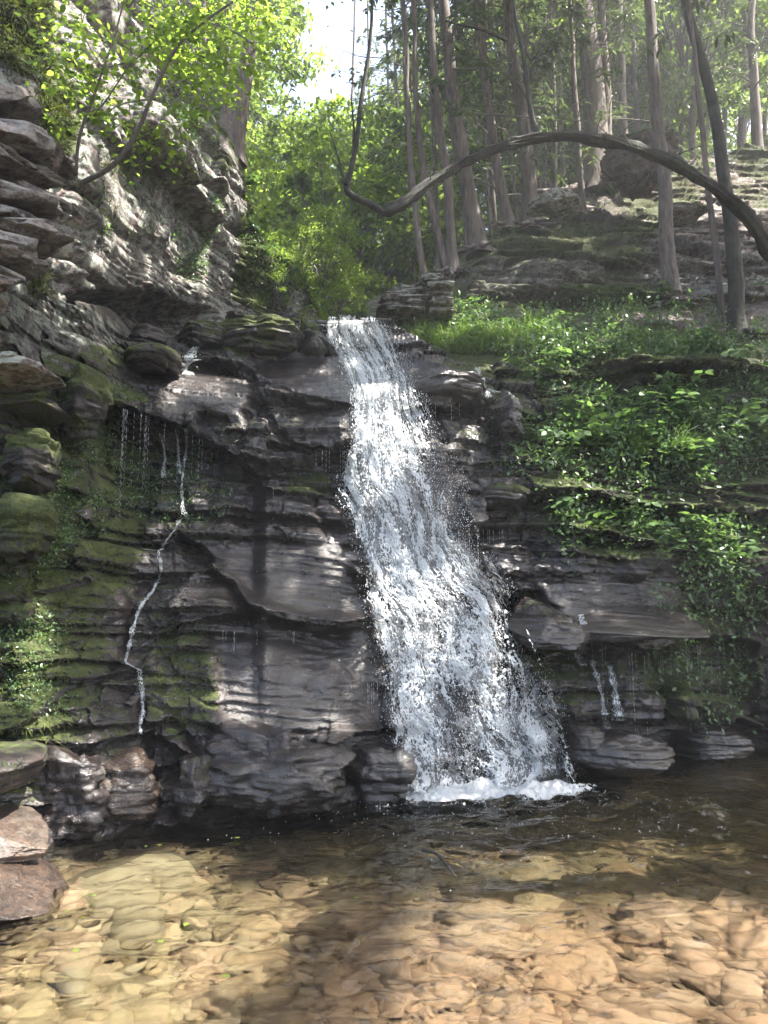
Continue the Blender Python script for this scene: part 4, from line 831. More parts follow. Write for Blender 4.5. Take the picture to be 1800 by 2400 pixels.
def broad_crown(seed, n=9000, rx=3.0, rz=4.5, clumps=60, size=.13):
    r = np.random.default_rng(seed); tw = Geo(); lf = Geo()
    c = r.normal(size=(clumps, 3)); c /= np.linalg.norm(c, axis=1, keepdims=True); c *= r.uniform(.25, 1, (clumps, 1)) ** .6 * [rx, rx, rz]
    for k in range(clumps):
        b = np.array([0, 0, -rz * 1.0 + r.uniform(0, rz * .9)]); e = c[k]; mid = (b + e) / 2 + [0, 0, .3]
        if k % 2 == 0: V, F = tube(spline([b, mid, e], 6), np.linspace(.05, .01, 6), 4, cap=False); tw.add(V, F)
    i = r.integers(0, clumps, n); cr = r.uniform(.35, .9, clumps)[i][:, None]
    v = r.normal(size=(n, 3)); v /= np.linalg.norm(v, axis=1, keepdims=True); P = c[i] + v * cr * r.uniform(.3, 1, (n, 1)) * [1, 1, .55]
    D = r.normal(size=(n, 3)) + [0, 0, -.3]; NN = np.array([[0, 0, 1.0]]) + r.normal(0, .55, (n, 3))
    scatter(lf, CARD_V * [1.25, 1, 1], CARD_F, P, D, NN, size * r.uniform(.7, 1.4, n), np.stack([np.clip(r.normal(.5, .2, n) + .25 * (r.uniform(size=clumps)[i] - .5), 0, 1), r.uniform(size=n), np.zeros(n)], -1))
    return tw, lf
HC = [crown_mesh('crown', *hemlock_crown(900 + k, .5 + k % 2, 13, 60, 62, 2.4 + .3 * (k % 3), .45), M_TWIG, M_HEM) for k in range(4)]
HD = [crown_mesh('crown', *hemlock_crown(950 + k, 1.0, 11, 34, 40, 1.5, .85), M_TWIG, M_HEM) for k in range(3)]
BC = [crown_mesh('crown', *broad_crown(930 + k, 9500, 3.0 + .4 * (k % 2), 4.4, 60, .15), M_TWIG, M_LEAF if k % 2 else M_BRIGHT) for k in range(4)]
BS = [crown_mesh('crown', *broad_crown(940 + k, 5200, 2.0, 2.4, 36, .12), M_TWIG, M_BRIGHT) for k in range(2)]
def trunk_tree(pix, base_rl, width, label, crown=None, crown_z=0, ext=1.5, mat=None, Y=None, lean=0.0, roots=0, name='hemlock_tree', sides=14, group=None, crot=0, cs=1.0, cat='tree'):
    pts = [(x * K, y * K) for x, y in pix]
    if base_rl is not None: b, _ = base_rl.near(*pts[0]); Y0 = b[1]
    else: Y0 = Y; b = at(*pts[0], Y0)
    if Y: Y0 = Y; b = at(*pts[0], Y0)
    W = [b] + [at(x, y, Y0 + lean * k / (len(pts) - 1)) for k, (x, y) in enumerate(pts) if k > 0]
    W = np.array(W); W = np.concatenate([W, W[-1:] + (W[-1] - W[-2]) * ext * np.array([1, 1, 1])])
    root = empty(name, b); tag(root, label, cat, group)
    n = 34; c = spline(W, n) - b; c = np.concatenate([[c[0] - (c[1] - c[0]) * .8], c]); width *= .8; r0 = width * K / FPX * np.linalg.norm(b - CAM) / 2
    L = np.concatenate([[0], np.cumsum(np.linalg.norm(np.diff(c, axis=0), axis=1))]); rad = r0 * (1 - .55 * L / L[-1]) * (1 + .75 * np.exp(-L / (r0 * 2.2)))
    c[:, 0] += r0 * .35 * vn(L / (r0 * 9), 0, b[0] * 7, 11) * sm(0, 1, L)
    V, F = tube(c, rad, sides, .09, int(abs(b[0]) * 90)); mesh('trunk', V, F, mat or M_BARK, True, root)
    for k in range(roots):
        a = math.pi + math.pi * (k + .5) / roots + R.normal(0, .25); Lr = r0 * R.uniform(3, 8); q = np.linspace(0, 1, 9)[:, None]
        p = np.array([math.cos(a), math.sin(a), 0]) * (r0 * .5 + Lr * q) + np.array([0, 0, 1]) * (r0 * 1.0 * (1 - q) ** 3 - .02 - .30 * Lr * q * (1 if True else 0)) + R.normal(0, .03, (9, 3)) * q * [1, 1, .5]
        V, F = tube(p, np.linspace(r0 * .38, r0 * .08, 9), 7, .15, k); mesh('root', V, F, mat or M_BARK, True, root)
    if crown is not None:
        o = link(bpy.data.objects.new('crown', crown), root); o.location = (0, 0, crown_z); o.rotation_euler = (0, 0, crot); o.scale = (cs, cs, cs)
    return root, W, r0
G1 = 'straight hemlock trunks on the wooded bank'
T1 = trunk_tree([(1450, 655), (1438, 480), (1428, 300), (1400, 0)], HILL, 38, 'straight brown hemlock with exposed mossy roots standing on the rock shelf', HD[0], 3.2, 1.6, roots=7, lean=.4)
T2 = trunk_tree([(1600, 722), (1575, 480), (1545, 230), (1480, 0)], HILL, 38, 'grey lichen spotted tree with flared roots at the right edge, bent at mid height', HD[1], 4, 1.2, M_BARKD, roots=5, lean=.6)
trunk_tree([(1562, 700), (1545, 520), (1530, 400), (1500, 120)], HILL, 17, 'slim young trunk close beside the lichen spotted tree', HD[2], 3, 1.2, roots=2)
trunk_tree([(1150, 487), (1135, 330), (1118, 180), (1098, 0)], HILL, 38, 'thick hemlock with spreading roots at the edge of the outcrop, under the arch crown', HC[0], 2, 1.5, roots=6)
trunk_tree([(1290, 418), (1285, 250), (1265, 0)], HILL, 62, 'widest hemlock trunk on top of the hill behind the arch', HC[1], 1, 1.3, roots=5)
trunk_tree([(1318, 405), (1310, 250), (1300, 60)], HILL, 30, 'trunk leaning against the widest hemlock', HC[2], 1, 1.2)
trunk_tree([(1255, 468), (1250, 340), (1240, 180), (1235, 60)], HILL, 18, 'thin straight trunk left of the widest hemlock', HD[0], 1, 1.4, roots=3)
trunk_tree([(1097, 490), (1075, 370), (1058, 230), (1030, 0)], HILL, 27, 'reddish brown trunk leaning slightly left beside the thick rooted hemlock', HC[3], 1.5, 1.3, roots=3)
trunk_tree([(1034, 537), (1010, 380), (985, 250), (958, 0)], HILL, 42, 'thick trunk at the left brow of the outcrop', HC[2], 2, 1.4, roots=4)
trunk_tree([(978, 562), (965, 400), (945, 250), (935, 60)], HILL, 28, 'middle sized trunk just left of the thick brow trunk', HC[1], 2, 1.4, roots=3)
trunk_tree([(968, 572), (930, 440), (905, 280), (895, 60)], HILL, 20, 'curved thin trunk sweeping up from the gravelly root bank', HD[1], 2, 1.4, roots=3)
trunk_tree([(916, 612), (900, 480), (885, 300), (875, 60)], HILL, 18, 'slender trunk nearest the stacked stones', HD[2], 2, 1.4, roots=2)
for k, (bx0, by0, tx0, w0, Y0) in enumerate([(1075, 505, 1050, 12, 17), (1062, 512, 1040, 10, 19), (1120, 470, 1075, 10, 18), (1200, 455, 1190, 13, 19), (1222, 450, 1205, 10, 21), (1178, 450, 1170, 9, 23), (1352, 400, 1340, 26, 20), (1378, 395, 1365, 18, 22), (1500, 370, 1505, 18, 21), (1525, 372, 1530, 14, 24), (1640, 345, 1625, 26, 20), (1600, 352, 1610, 16, 24), (1440, 385, 1450, 12, 25), (1560, 365, 1570, 14, 26), (1010, 560, 985, 12, 18), (948, 600, 925, 13, 18), (900, 640, 870, 10, 21), (880, 655, 850, 12, 25), (850, 668, 835, 10, 29), (800, 672, 795, 9, 33), (760, 670, 765, 9, 31), (1015, 530, 1005, 9, 25), (1160, 455, 1150, 8, 27), (1415, 380, 1420, 9, 28), (1650, 340, 1655, 12, 28)]):
    trunk_tree([(bx0, by0 + 22), ((bx0 + tx0) / 2 + R.normal(0, 5), by0 / 2 + 60), (tx0, 60)], None, w0, 'thin far hemlock trunk in the shaded wood beyond the hilltop', (HC + HD)[k % 7], R.uniform(0, 2.5), 1.2, Y=Y0, group='thin hemlock trunks in the wood behind', sides=8, crot=R.uniform(0, 6), cs=R.uniform(.9, 1.3))
trunk_tree([(497, 345), (515, 240), (532, 140), (556, 0)], None, 46, 'big dark trunk leaning right above the left cliff', HC[3], 3, 1.3, Y=15.5)
trunk_tree([(484, 300), (488, 200), (492, 60)], None, 20, 'slim trunk behind the leaning trunk above the left cliff', HC[0], 2, 1.3, Y=18)
trunk_tree([(430, 220), (436, 100), (440, 0)], None, 20, 'dim trunk half hidden by leaves at the top of the left cliff', HC[1], 2, 1.3, Y=17)
# broad-leaved trees up the gorge
def far_tree(x, y, h, k, sc_, label, grp, crown=None, name='broadleaf_tree'):
    z = float(H(np.array(x), np.array(y))); root = empty(name, (x, y, z - .2)); tag(root, label, 'tree', grp)
    c = spline([(0, 0, 0), (R.normal(0, .3), 0, h * .5), (R.normal(0, .5), 0, h)], 10); V, F = tube(c, np.linspace(.17, .06, 10) * sc_, 8, .08, k); mesh('trunk', V, F, M_BARK, True, root)
    o = link(bpy.data.objects.new('crown', crown or BC[k % 4]), root); o.location = tuple(c[-1]); o.rotation_euler = (0, 0, R.uniform(0, 6.28)); o.scale = (sc_ * R.uniform(.85, 1.15), sc_ * R.uniform(.85, 1.15), sc_ * R.uniform(.85, 1.2))
for k in range(62):
    a = k / 62; y = 21 + 26 * R.uniform() ** .9; x = (R.uniform(-.34, .62)) * y
    if -.20 < x / y < -.02: h = max(1.0, 1.5 + .72 * y - float(H(np.array(x), np.array(y))) - 4.6 + R.uniform(-1.5, .3))
    else: h = R.uniform(4, 13)
    if x / y > .2: h += 2
    far_tree(x, y, h, k, R.uniform(.8, 1.25), 'sunlit broadleaf tree filling the gorge beyond the falls', 'broadleaf trees up the gorge')
for k in range(11):
    y = R.uniform(19, 30); x = R.uniform(-.34, -.19) * y; far_tree(x, y, max(2., 1.5 + R.uniform(.62, .95) * y - float(H(np.array(x), np.array(y))) - 4), k, R.uniform(.9, 1.2), 'sunlit broadleaf tree filling the gorge beyond the falls', 'broadleaf trees up the gorge')
for x, y, h, s_ in [(-2.2, 15.5, .9, .55), (-1.2, 17.5, .8, .6), (-.2, 19, .9, .6), (-2.8, 18.5, 1.6, .8), (.4, 21, .8, .7), (-1.9, 21, 1.2, .8), (-3.2, 14.2, 1.8, .6), (-.9, 24, 1, .9), (.8, 17.5, .7, .5)]:
    far_tree(x, y, h, int(x * 10) % 4, s_, 'low leafy bush arching over the stream above the falls', 'bushes above the falls', BS[int(y) % 2], 'bush')
for x, y, z, s_ in [(700, 590, 13.8, .34), (655, 640, 13.0, .25), (760, 600, 15, .42), (800, 680, 16, .35)]:
    q = at(x, y, z); rt = empty('maple_sapling', q - [0, 0, 1.6]); tag(rt, 'sunlit pale green young maple ' + {620: 'leaning out from the left cliff shoulder', 700: 'low over the stream, right of the mossy cliff edge', 655: 'lowest against the mossy cliff edge', 760: 'in the gap above the fall head', 590: 'highest on the far cliff shoulder', 800: 'just above the fall head by the stacked stones'}[x], 'sapling')
    V, F = tube(spline([(-.5, .2, -.2), (-.15, .1, .8), (0, 0, 1.6)], 8), np.linspace(.03, .012, 8), 6); mesh('stem', V, F, M_TWIG, True, rt); o = link(bpy.data.objects.new('crown', BS[0]), rt); o.location = (0, 0, 1.6); o.scale = (s_,) * 3; o.rotation_euler = (0, 0, x)
# ------------------------------------------------------------------ arched tree over the falls
ar = empty('arched_tree', at(2010, 900, 9.6)); tag(ar, 'bare lichen crusted trunk arching over the scene from the right bank', 'tree'); a0 = np.array(ar.location)
ap = [(2010, 900, 9.7), (1900, 720, 9.6), (1800, 580, 9.4), (1725, 480, 9.2), (1620, 405, 9.0), (1510, 355, 8.8), (1400, 325, 8.6), (1290, 320, 8.5), (1180, 342, 8.4), (1080, 385, 8.3), (1000, 435, 8.2), (940, 478, 8.1), (898, 502, 8.05)]
W = np.array([at(*p) for p in ap]) - a0
V, F = tube(spline(W, 90), np.interp(np.linspace(0, 1, 90), [0, .3, .6, .85, .97, 1], [.085, .066, .052, .046, .060, .028]), 24, .55, 5); mesh('trunk', V, F, M_BARKD, True, ar)
for pl, r0, r1 in [([(900, 500), (868, 478), (830, 462), (812, 440), (822, 400), (836, 330), (846, 240), (860, 150), (870, 60), (874, -90)], .042, .016), ([(829, 365), (829, 300), (826, 262), (822, 222)], .018, .006), ([(812, 440), (800, 400), (790, 360), (774, 312)], .02, .005), ([(1262, 325), (1246, 270), (1236, 200), (1225, 120), (1208, 40), (1198, -90)], .036, .018), ([(896, 496), (890, 505), (888, 512)], .04, .02), ([(1190, 95), (1130, 70), (1078, 58), (1045, 48)], .022, .010), ([(1480, 345), (1462, 310), (1490, 285), (1510, 280)], .010, .003), ([(1560, 372), (1620, 350), (1650, 340)], .01, .004)]:
    W = np.array([at(x, y, 8.05 if x < 950 else 8.5) for x, y in pl]) - a0; V, F = tube(spline(W, 40), np.linspace(r0, r1, 40), 9, .15, 8); mesh('limb', V, F, M_BARKD, True, ar)
for k in range(16):
    j = int(R.integers(2, 11)); p0 = at(*ap[j]) - a0; d = rdir(1, -.2, .9)[0]; L = R.uniform(.08, .35); V, F = tube(np.array([p0, p0 + d * L * .5, p0 + d * L + R.normal(0, .04, 3)]), [.012, .008, .003], 6, .2, k); mesh('twig', V, F, M_BARKD, True, ar)
# ------------------------------------------------------------------ saplings in front of the left cliff
def leafy(geo, pts, n, spread, size, droop=.2, zone=1.0):
    pts = np.asarray(pts); t = R.uniform(1 - zone, 1, n) * (len(pts) - 1); i = np.clip(t.astype(int), 0, len(pts) - 2); f = (t - i)[:, None]
    P = pts[i] * (1 - f) + pts[i + 1] * f + R.normal(0, spread, (n, 3)); D = R.normal(size=(n, 3)) * [1, 1, .45] - [0, 0, droop]; NN = np.array([[.15, -.25, 1.0]]) + R.normal(0, .35, (n, 3))
    scatter(geo, LEAF_V * [1.25, 1, 1], LEAF_F, P, D, NN, size * R.uniform(.6, 1.25, n), tints(n))
for nm, lb, stems, nl in [
    ('sapling', 'leafy sapling rooted in the cliff, its bare lower stem crossing the sunlit rock', [([(190, 430), (255, 395), (298, 347), (330, 290), (353, 233), (412, 114), (480, 50), (545, 5)], 7.1, .028), ([(298, 347), (360, 335), (434, 320)], 7.1, .011), ([(353, 233), (300, 240), (250, 262), (200, 300)], 7.0, .009), ([(412, 114), (470, 130), (520, 150)], 7.0, .008), ([(385, 165), (450, 200), (500, 262)], 6.9, .008), ([(480, 50), (560, 80), (620, 130)], 6.8, .008)], 620),
    ('sapling', 'sapling with steep twin stems and yellow green leaves at the upper left', [([(178, 425), (182, 350), (195, 290), (222, 220), (242, 160), (270, 80), (300, -40)], 6.8, .018), ([(195, 290), (245, 240), (300, 160), (370, 90), (420, 60)], 6.8, .010), ([(222, 220), (170, 180), (120, 140)], 6.7, .008), ([(242, 160), (330, 130), (400, 40)], 6.7, .008), ([(242, 160), (200, 90), (190, 30)], 6.7, .008)], 640),
    ('sapling', 'overhanging leafy boughs at the top centre left', [([(330, -120), (400, -40), (470, 30), (540, 70), (600, 110)], 7.6, .015), ([(400, -40), (440, 60), (450, 140), (430, 200)], 7.4, .01), ([(470, 30), (520, 130), (540, 210)], 7.6, .008), ([(330, -120), (350, -20), (370, 60), (400, 110)], 7.2, .008), ([(540, 70), (590, 40), (640, 20)], 7.6, .008)], 760)]:
    b = at(stems[0][0][0][0], stems[0][0][0][1], stems[0][1]); rt = empty(nm, b); tag(rt, lb, 'sapling'); lf = Geo()
    for k, (pl, Y0, r0) in enumerate(stems):
        c = spline(np.array([at(x, y, Y0 - .12 * j) for j, (x, y) in enumerate(pl)]), 26) - b; V, F = tube(c, np.linspace(r0, r0 * .35, 26), 7, .1, k); mesh('stem', V, F, M_TWIG, True, rt)
        for q in range(7):                                                     # side twigs that carry the leaves
            j = int(R.integers(8, 26)); d = rdir(1, -.35, .5)[0]; tw_ = np.array([c[j], c[j] + d * .25, c[j] + d * .5 + [0, 0, -.06]]); V, F = tube(tw_, [.004, .003, .002], 4, cap=False); lf.add(V, F)
            leafy(lf, tw_, nl // 40, .07, .075, zone=.9)
        leafy(lf, c, nl // len(stems) // 2, .13, .07, zone=.6)
    lf.build('leaves', M_BRIGHT, rt)
# ------------------------------------------------------------------ herbs, grass, ferns, moss
def herb(seed, h, nodes, leaf, pairs=2):
    r = np.random.default_rng(seed); g = Geo()
    for st in range(r.integers(2, 4)):
        d = np.array([r.normal(0, .3), -abs(r.normal(.25, .25)), 1]); c = spline([(0, 0, 0), d * h * .5, d * h + [0, -.06, -.04]], 7); V, F = tube(c, np.linspace(.004, .002, 7), 4, cap=False); g.add(V, F, (.3, .3, 0))
        for k in range(nodes):
            t = .25 + .75 * k / (nodes - 1); p = c[int(t * 6)]; a = r.uniform(0, 6.28)
            for j in range(pairs if t < .95 else 4):
                aa = a + 6.28 * j / (pairs if t < .95 else 4); D = np.array([[math.cos(aa), math.sin(aa), .1 - .35 * r.uniform()]]); tt = leaf * r.uniform(.7, 1.15) * (1.1 - .35 * abs(t - .6))
                scatter(g, LEAF_V * [1.35, 1, 1.2], LEAF_F, p[None] + D * .02, D, np.array([[0, -.15, 1.0]]) + r.normal(0, .2, (1, 3)), np.array([tt]), np.array([[r.uniform(), r.uniform(), 0]]))
    o = g.build('herb', M_PLANT); me = o.data; bpy.data.objects.remove(o); return me
HB = [herb(700 + k, [.26, .34, .22, .42, .3][k], [4, 5, 3, 6, 4][k], [.105, .125, .095, .14, .15][k]) for k in range(5)]
def inregion(zones, n):
    out = []
    while len(out) < n:
        cx, cy_, rx, ry, w = zones[int(R.choice(len(zones), p=np.array([z[2] * z[3] * z[4] for z in zones]) / sum(z[2] * z[3] * z[4] for z in zones)))]
        a = R.uniform(0, 6.28); q = math.sqrt(R.uniform()); out.append((cx + rx * q * math.cos(a), cy_ + ry * q * math.sin(a)))
    return out
def plant_on(me, rl, x, y, label, grp, s_, name='herb', cat='plant'):
    P, n = rl.near(x, y); o = link(bpy.data.objects.new(name, me)); o.location = P + n * .01; o.rotation_euler = (R.normal(0, .18) + .15, R.normal(0, .2), R.uniform(0, 6.28)); o.scale = (s_,) * 3; tag(o, label, cat, grp)
Z1 = [(1330, 900, 90, 50, 1), (1500, 1010, 210, 90, 1.3), (1700, 960, 120, 110, 1.3), (1280, 1060, 70, 60, .8), (1560, 1080, 200, 60, .9), (1420, 1240, 130, 70, .9), (1640, 1260, 180, 70, 1), (1700, 1080, 110, 60, 1), (1240, 870, 60, 30, .8), (1760, 1400, 60, 60, .8), (1690, 1360, 60, 50, .7), (1640, 1300, 80, 40, .7)]
for x, y in inregion(Z1, 215): plant_on(HB[int(R.integers(5))], FACE, x, y, 'broad leaved green herb in the thicket hanging over the dark right ledge', 'herbs on the right ledge', R.uniform(.65, 1.15))
Z2 = [(1180, 790, 160, 22, 1), (1060, 745, 120, 22, 1), (1400, 800, 160, 22, .6), (960, 770, 40, 24, 1), (1330, 760, 200, 16, .6)]
for x, y in inregion(Z2 + [(1500, 815, 250, 22, .8)], 110): plant_on(HB[int(R.integers(3))], HILL, x, y, 'sunlit yellow green herb on the bank beside the head of the falls', 'herbs on the sunlit bank', R.uniform(.5, .9))
for x, y in inregion([(1300, 560, 120, 25, 1), (1150, 560, 60, 30, 1), (1520, 720, 120, 16, 1), (1380, 690, 200, 25, 1)], 22): plant_on(HB[int(R.integers(3))], HILL, x, y, 'small shaded herb on the rock outcrop under the trees', 'herbs on the outcrop', R.uniform(.4, .7))
for x, y in inregion([(200, 510, 30, 40, 1), (230, 560, 30, 30, 1), (620, 560, 20, 60, 1), (680, 640, 30, 40, 1), (560, 440, 14, 60, 1)], 18): plant_on(HB[int(R.integers(3))], CLIFF, x, y, 'leafy sprig growing from a crack in the left cliff', 'sprigs on the left cliff', R.uniform(.6, .9))
def tuft(seed, h, n):
    r = np.random.default_rng(seed); g = Geo(); P = r.normal(0, .05, (n, 3)) * [1, 1, 0]; D = r.normal(0, .42, (n, 3)) + [0, -.1, 1]; NN = r.normal(0, 1, (n, 3)); NN[:, 2] = .4
    scatter(g, BLADE_V * [1.0, 1, 2.4], BLADE_F, P, D, NN, h * r.uniform(.5, 1.1, n), np.stack([r.uniform(size=n), r.uniform(size=n), np.zeros(n)], -1)); o = g.build('grass_tuft', M_GRASS); me = o.data; bpy.data.objects.remove(o); return me
GT = [tuft(720 + k, .38, 60) for k in range(3)]
for x, y in inregion([(1130, 810, 110, 22, 1), (1230, 790, 120, 24, .7), (1010, 800, 50, 25, .8)], 46): plant_on(GT[int(R.integers(3))], HILL, x, y, 'tuft of bright long grass on the sunlit bank right of the falls', 'grass tufts on the sunlit bank', R.uniform(.6, 1.1), 'grass_tuft', 'grass')
for x, y in inregion([(1560, 1060, 90, 40, 1), (1780, 1640, 30, 40, .6)], 8): plant_on(GT[int(R.integers(3))], FACE, x, y, 'arching grass tuft among the herbs on the dark ledge', 'grass tufts on the ledge', R.uniform(.8, 1.2), 'grass_tuft', 'grass')
def cover(name, rl, zones, n, size, mat, label=None, up=.6, lift=.03, tv=LEAF_V, tf=LEAF_F, hang=0.0):
    g = Geo(); xy = np.array(inregion(zones, int(n * 1.9))); cl_ = fbm(xy[:, 0] / 38, xy[:, 1] / 30, 0, 3, 55); xy = xy[np.argsort(-cl_ + R.normal(0, .22, len(cl_)))[:n]]; P, Nn = rsample(rl, xy[:, 0], xy[:, 1]); P = P + Nn * R.uniform(0, lift, (n, 1)) + R.normal(0, lift * .4, (n, 3))
    D = R.normal(size=(n, 3)) + Nn * .8 + [0, 0, -hang]; NN = Nn * .6 + [0, 0, up] + R.normal(0, .35, (n, 3)); scatter(g, tv, tf, P, D, NN, size * R.uniform(.5, 1.4, n), tints(n)); o = g.build(name, mat); return tag(o, kind='stuff')
cover('ledge_undergrowth', FACE, Z1 + [(1650, 1560, 140, 110, .5), (1420, 1060, 260, 170, .5), (1620, 1400, 120, 60, .5)], 15000, .055, M_PLANT, lift=.2)
cover('bank_undergrowth', HILL, Z2 + [(1500, 740, 260, 30, .5), (1480, 825, 330, 22, 1.6), (1700, 790, 120, 30, .8)], 8500, .06, M_PLANT, lift=.2)
cover('wall_greenery', FACE, [(420, 1170, 130, 70, 1), (250, 1080, 110, 110, 1), (100, 1180, 140, 110, 1), (60, 1290, 100, 60, .8), (60, 1520, 90, 110, .6), (440, 1080, 60, 50, .8), (130, 1640, 90, 40, .5), (300, 960, 60, 40, .6), (450, 850, 50, 25, .4)], 9000, .028, M_PLANT, lift=.07)
HANG = BLADE_V * [2.2, 1, 1]
cover('face_moss', FACE, [(120, 1150, 240, 300, .5), (60, 1500, 180, 260, .4), (430, 1560, 90, 130, .5), (1640, 1580, 130, 100, 1), (1400, 855, 400, 22, 1.4), (1245, 1480, 50, 100, .8), (600, 800, 130, 40, .8), (1260, 1080, 110, 160, .3), (720, 1130, 60, 30, 1), (1210, 990, 60, 30, 1), (280, 870, 110, 50, .8), (1700, 1380, 120, 120, .8)], 26000, .05, M_MOSS, lift=.01, tv=HANG, tf=BLADE_F, hang=.9)
cover('cliff_moss', CLIFF, [(40, 60, 80, 120, 1.3), (110, 250, 50, 120, 1), (630, 620, 40, 110, 1.4), (575, 480, 16, 110, 1), (105, 720, 30, 100, .6), (300, 450, 90, 100, .25), (700, 680, 40, 30, 1)], 15000, .11, M_MOSS, lift=.015, tv=HANG, tf=BLADE_F, hang=1.2)
cover('cliff_creeper', CLIFF, [(430, 320, 60, 80, 1), (400, 250, 50, 60, .7), (450, 560, 50, 90, .7), (690, 640, 50, 60, 1), (600, 540, 30, 80, .8), (640, 640, 40, 70, .8)], 5200, .045, M_PLANT, lift=.05)
cover('needle_litter', HILL, [(1700, 520, 140, 110, 1.6), (1640, 420, 170, 60, 1.6), (1250, 580, 160, 20, .8), (1550, 740, 240, 30, .7), (1000, 640, 60, 30, .6), (1400, 480, 140, 40, 1)], 20000, .05, M_LITTER, lift=.02, tv=BLADE_V * [2, 1, 1], tf=BLADE_F)
# ------------------------------------------------------------------ high canopy added for dappled shade; gaps cut where sun patches should land
def pool_pt(x, y): return (x, y, -.2)
GAPS = []
for x, y, r in [(240, 2080, .38), (420, 2070, .32), (120, 2170, .40), (330, 2180, .42), (520, 2130, .30), (640, 2120, .26), (180, 2290, .42), (400, 2290, .38), (60, 2390, .4), (260, 2390, .36), (600, 2210, .22), (720, 2090, .22), (500, 2010, .22),
                (1230, 2030, .24), (1330, 2020, .22), (1150, 1990, .18), (1520, 1985, .30), (1650, 1960, .30), (1450, 2010, .22), (1760, 1970, .22), (1080, 2140, .20), (1180, 2180, .26), (1330, 2170, .30), (1480, 2180, .30), (1620, 2190, .30), (1200, 2300, .34), (1400, 2300, .38), (1600, 2310, .38), (1080, 2380, .28), (1280, 2400, .34), (1500, 2400, .36), (1730, 2380, .34), (880, 1990, .12), (1740, 2240, .24), (1020, 2230, .16)]:
    el_ = math.atan((y - 1200) / FPX) - PITCH; q_ = at(x, y, 1.62 / math.tan(el_)); GAPS.append(((q_[0], q_[1], -.12), r))
def fp(x, y): return tuple(FACE.near(x, y)[0])
def cp(x, y): return tuple(CLIFF.near(x, y)[0])
def hp(x, y): return tuple(HILL.near(x, y)[0])
for x, y, r in [(860, 1080, .22), (850, 1160, .2), (890, 1440, .14), (1000, 1440, .12), (960, 1520, .14), (1150, 1540, .10), (1180, 1440, .12), (1150, 1400, .1), (960, 790, .15), (1030, 890, .10), (1090, 900, .07), (1110, 1000, .13), (1050, 1010, .1), (1000, 1040, .08), (790, 1180, .12), (720, 1120, .08), (720, 1230, .08), (790, 1300, .1), (1440, 1370, .12), (1540, 1390, .08), (1260, 1430, .08), (520, 1650, .1), (560, 1720, .13), (380, 1500, .08), (640, 960, .12), (600, 860, .25), (780, 860, .2), (450, 900, .3),
                (20, 1150, .12), (15, 1240, .12), (90, 1500, .12), (60, 1560, .12), (100, 1620, .1), (20, 1850, .2), (30, 1950, .3), (60, 2040, .35), (1480, 1010, .10), (1500, 1080, .12), (1390, 960, .12), (1330, 890, .14), (1420, 1180, .12), (1650, 1000, .14), (1300, 1210, .14), (1330, 1250, .1), (800, 770, .2), (280, 870, .1), (850, 930, .12), (1170, 830, .12), (1280, 840, .2), (620, 760, .15), (1040, 1830, .13), (700, 1820, .1), (300, 1850, .15), (180, 1850, .12), (1640, 1330, .2), (1560, 1180, .14), (1230, 950, .1), (420, 1230, .1), (1700, 1500, .14), (1130, 1250, .1), (1220, 1500, .08)]: GAPS.append((fp(x, y), r * 1.3))
for x, y, r in [(430, 520, .5), (470, 570, .4), (390, 450, .35), (350, 380, .3), (340, 300, .4), (420, 330, .3), (250, 350, .4), (300, 520, .3), (480, 640, .25), (380, 730, .2), (250, 180, .5), (300, 80, .5), (520, 400, .3), (560, 560, .3), (600, 640, .3), (130, 250, .4), (50, 50, .4), (590, 700, .3), (200, 60, .5), (100, 130, .4), (640, 690, .3), (110, 740, .15), (60, 820, .12), (150, 500, .2), (60, 500, .15), (330, 640, .2), (240, 560, .2)]: GAPS.append((cp(x, y), r))
for x, y in [(1300, 900), (1400, 930), (1480, 980), (1560, 1000), (1640, 960), (1720, 940), (1780, 1000), (1560, 1080), (1480, 1060), (1660, 1080), (1380, 1240), (1460, 1230), (1560, 1260), (1680, 1270), (1760, 1230), (1340, 1010), (1290, 1080), (1700, 1380), (1250, 880)]: GAPS.append((fp(x, y), .17))
for x, y, r in [(1000, 770, .5), (1100, 790, .5), (1200, 790, .45), (1060, 745, .5), (1300, 800, .35), (1430, 790, .25), (960, 760, .3), (1270, 568, .25), (1350, 570, .2), (1600, 500, .18), (1700, 470, .35), (1300, 480, .25), (1470, 740, .14), (1240, 640, .3), (1650, 640, .14), (1730, 560, .2), (1150, 680, .2), (1560, 745, .15)]: GAPS.append((hp(x, y), r))
for s_ in [(190, 430, 7.1), (350, 230, 7), (420, 110, 7), (240, 160, 6.8), (300, 30, 6.8), (470, 30, 7.4), (540, 80, 7.5), (120, 140, 6.7), (450, 140, 7.4), (520, 160, 7.4), (380, 60, 7.2)]: GAPS.append((tuple(at(*s_)), .3))
for q in [(700, 590, 13.8), (760, 570, 15), (640, 560, 13.6)]: GAPS.append((tuple(at(*q)), .38))
def carve(P):  # drops leaves along the sun ray of every wanted light patch
    keep = np.ones(len(P), bool); j = .22 * fbm(P[:, 0] * 1.3, P[:, 1] * 1.3, P[:, 2] * 1.3, 3, 811) + .10 * R.normal(size=len(P))
    for c, r in GAPS:
        d = P - np.array(c); t = d @ S; q = np.linalg.norm(d - t[:, None] * S, axis=1); keep &= ~((q < r * (1 + j * 1.3) + .06) & (t > 0))
    return keep
NC = 84000; z = R.uniform(14.5, 20.5, NC); tgt = np.stack([R.uniform(-8.5, 9.5, NC), R.uniform(-1.5, 15.5, NC)], -1); zz = 1.0 + .35 * np.maximum(tgt[:, 1] - 6, 0); t = (z - zz) / S[2]
P = np.stack([tgt[:, 0] + S[0] * t, tgt[:, 1] + S[1] * t, z], -1)
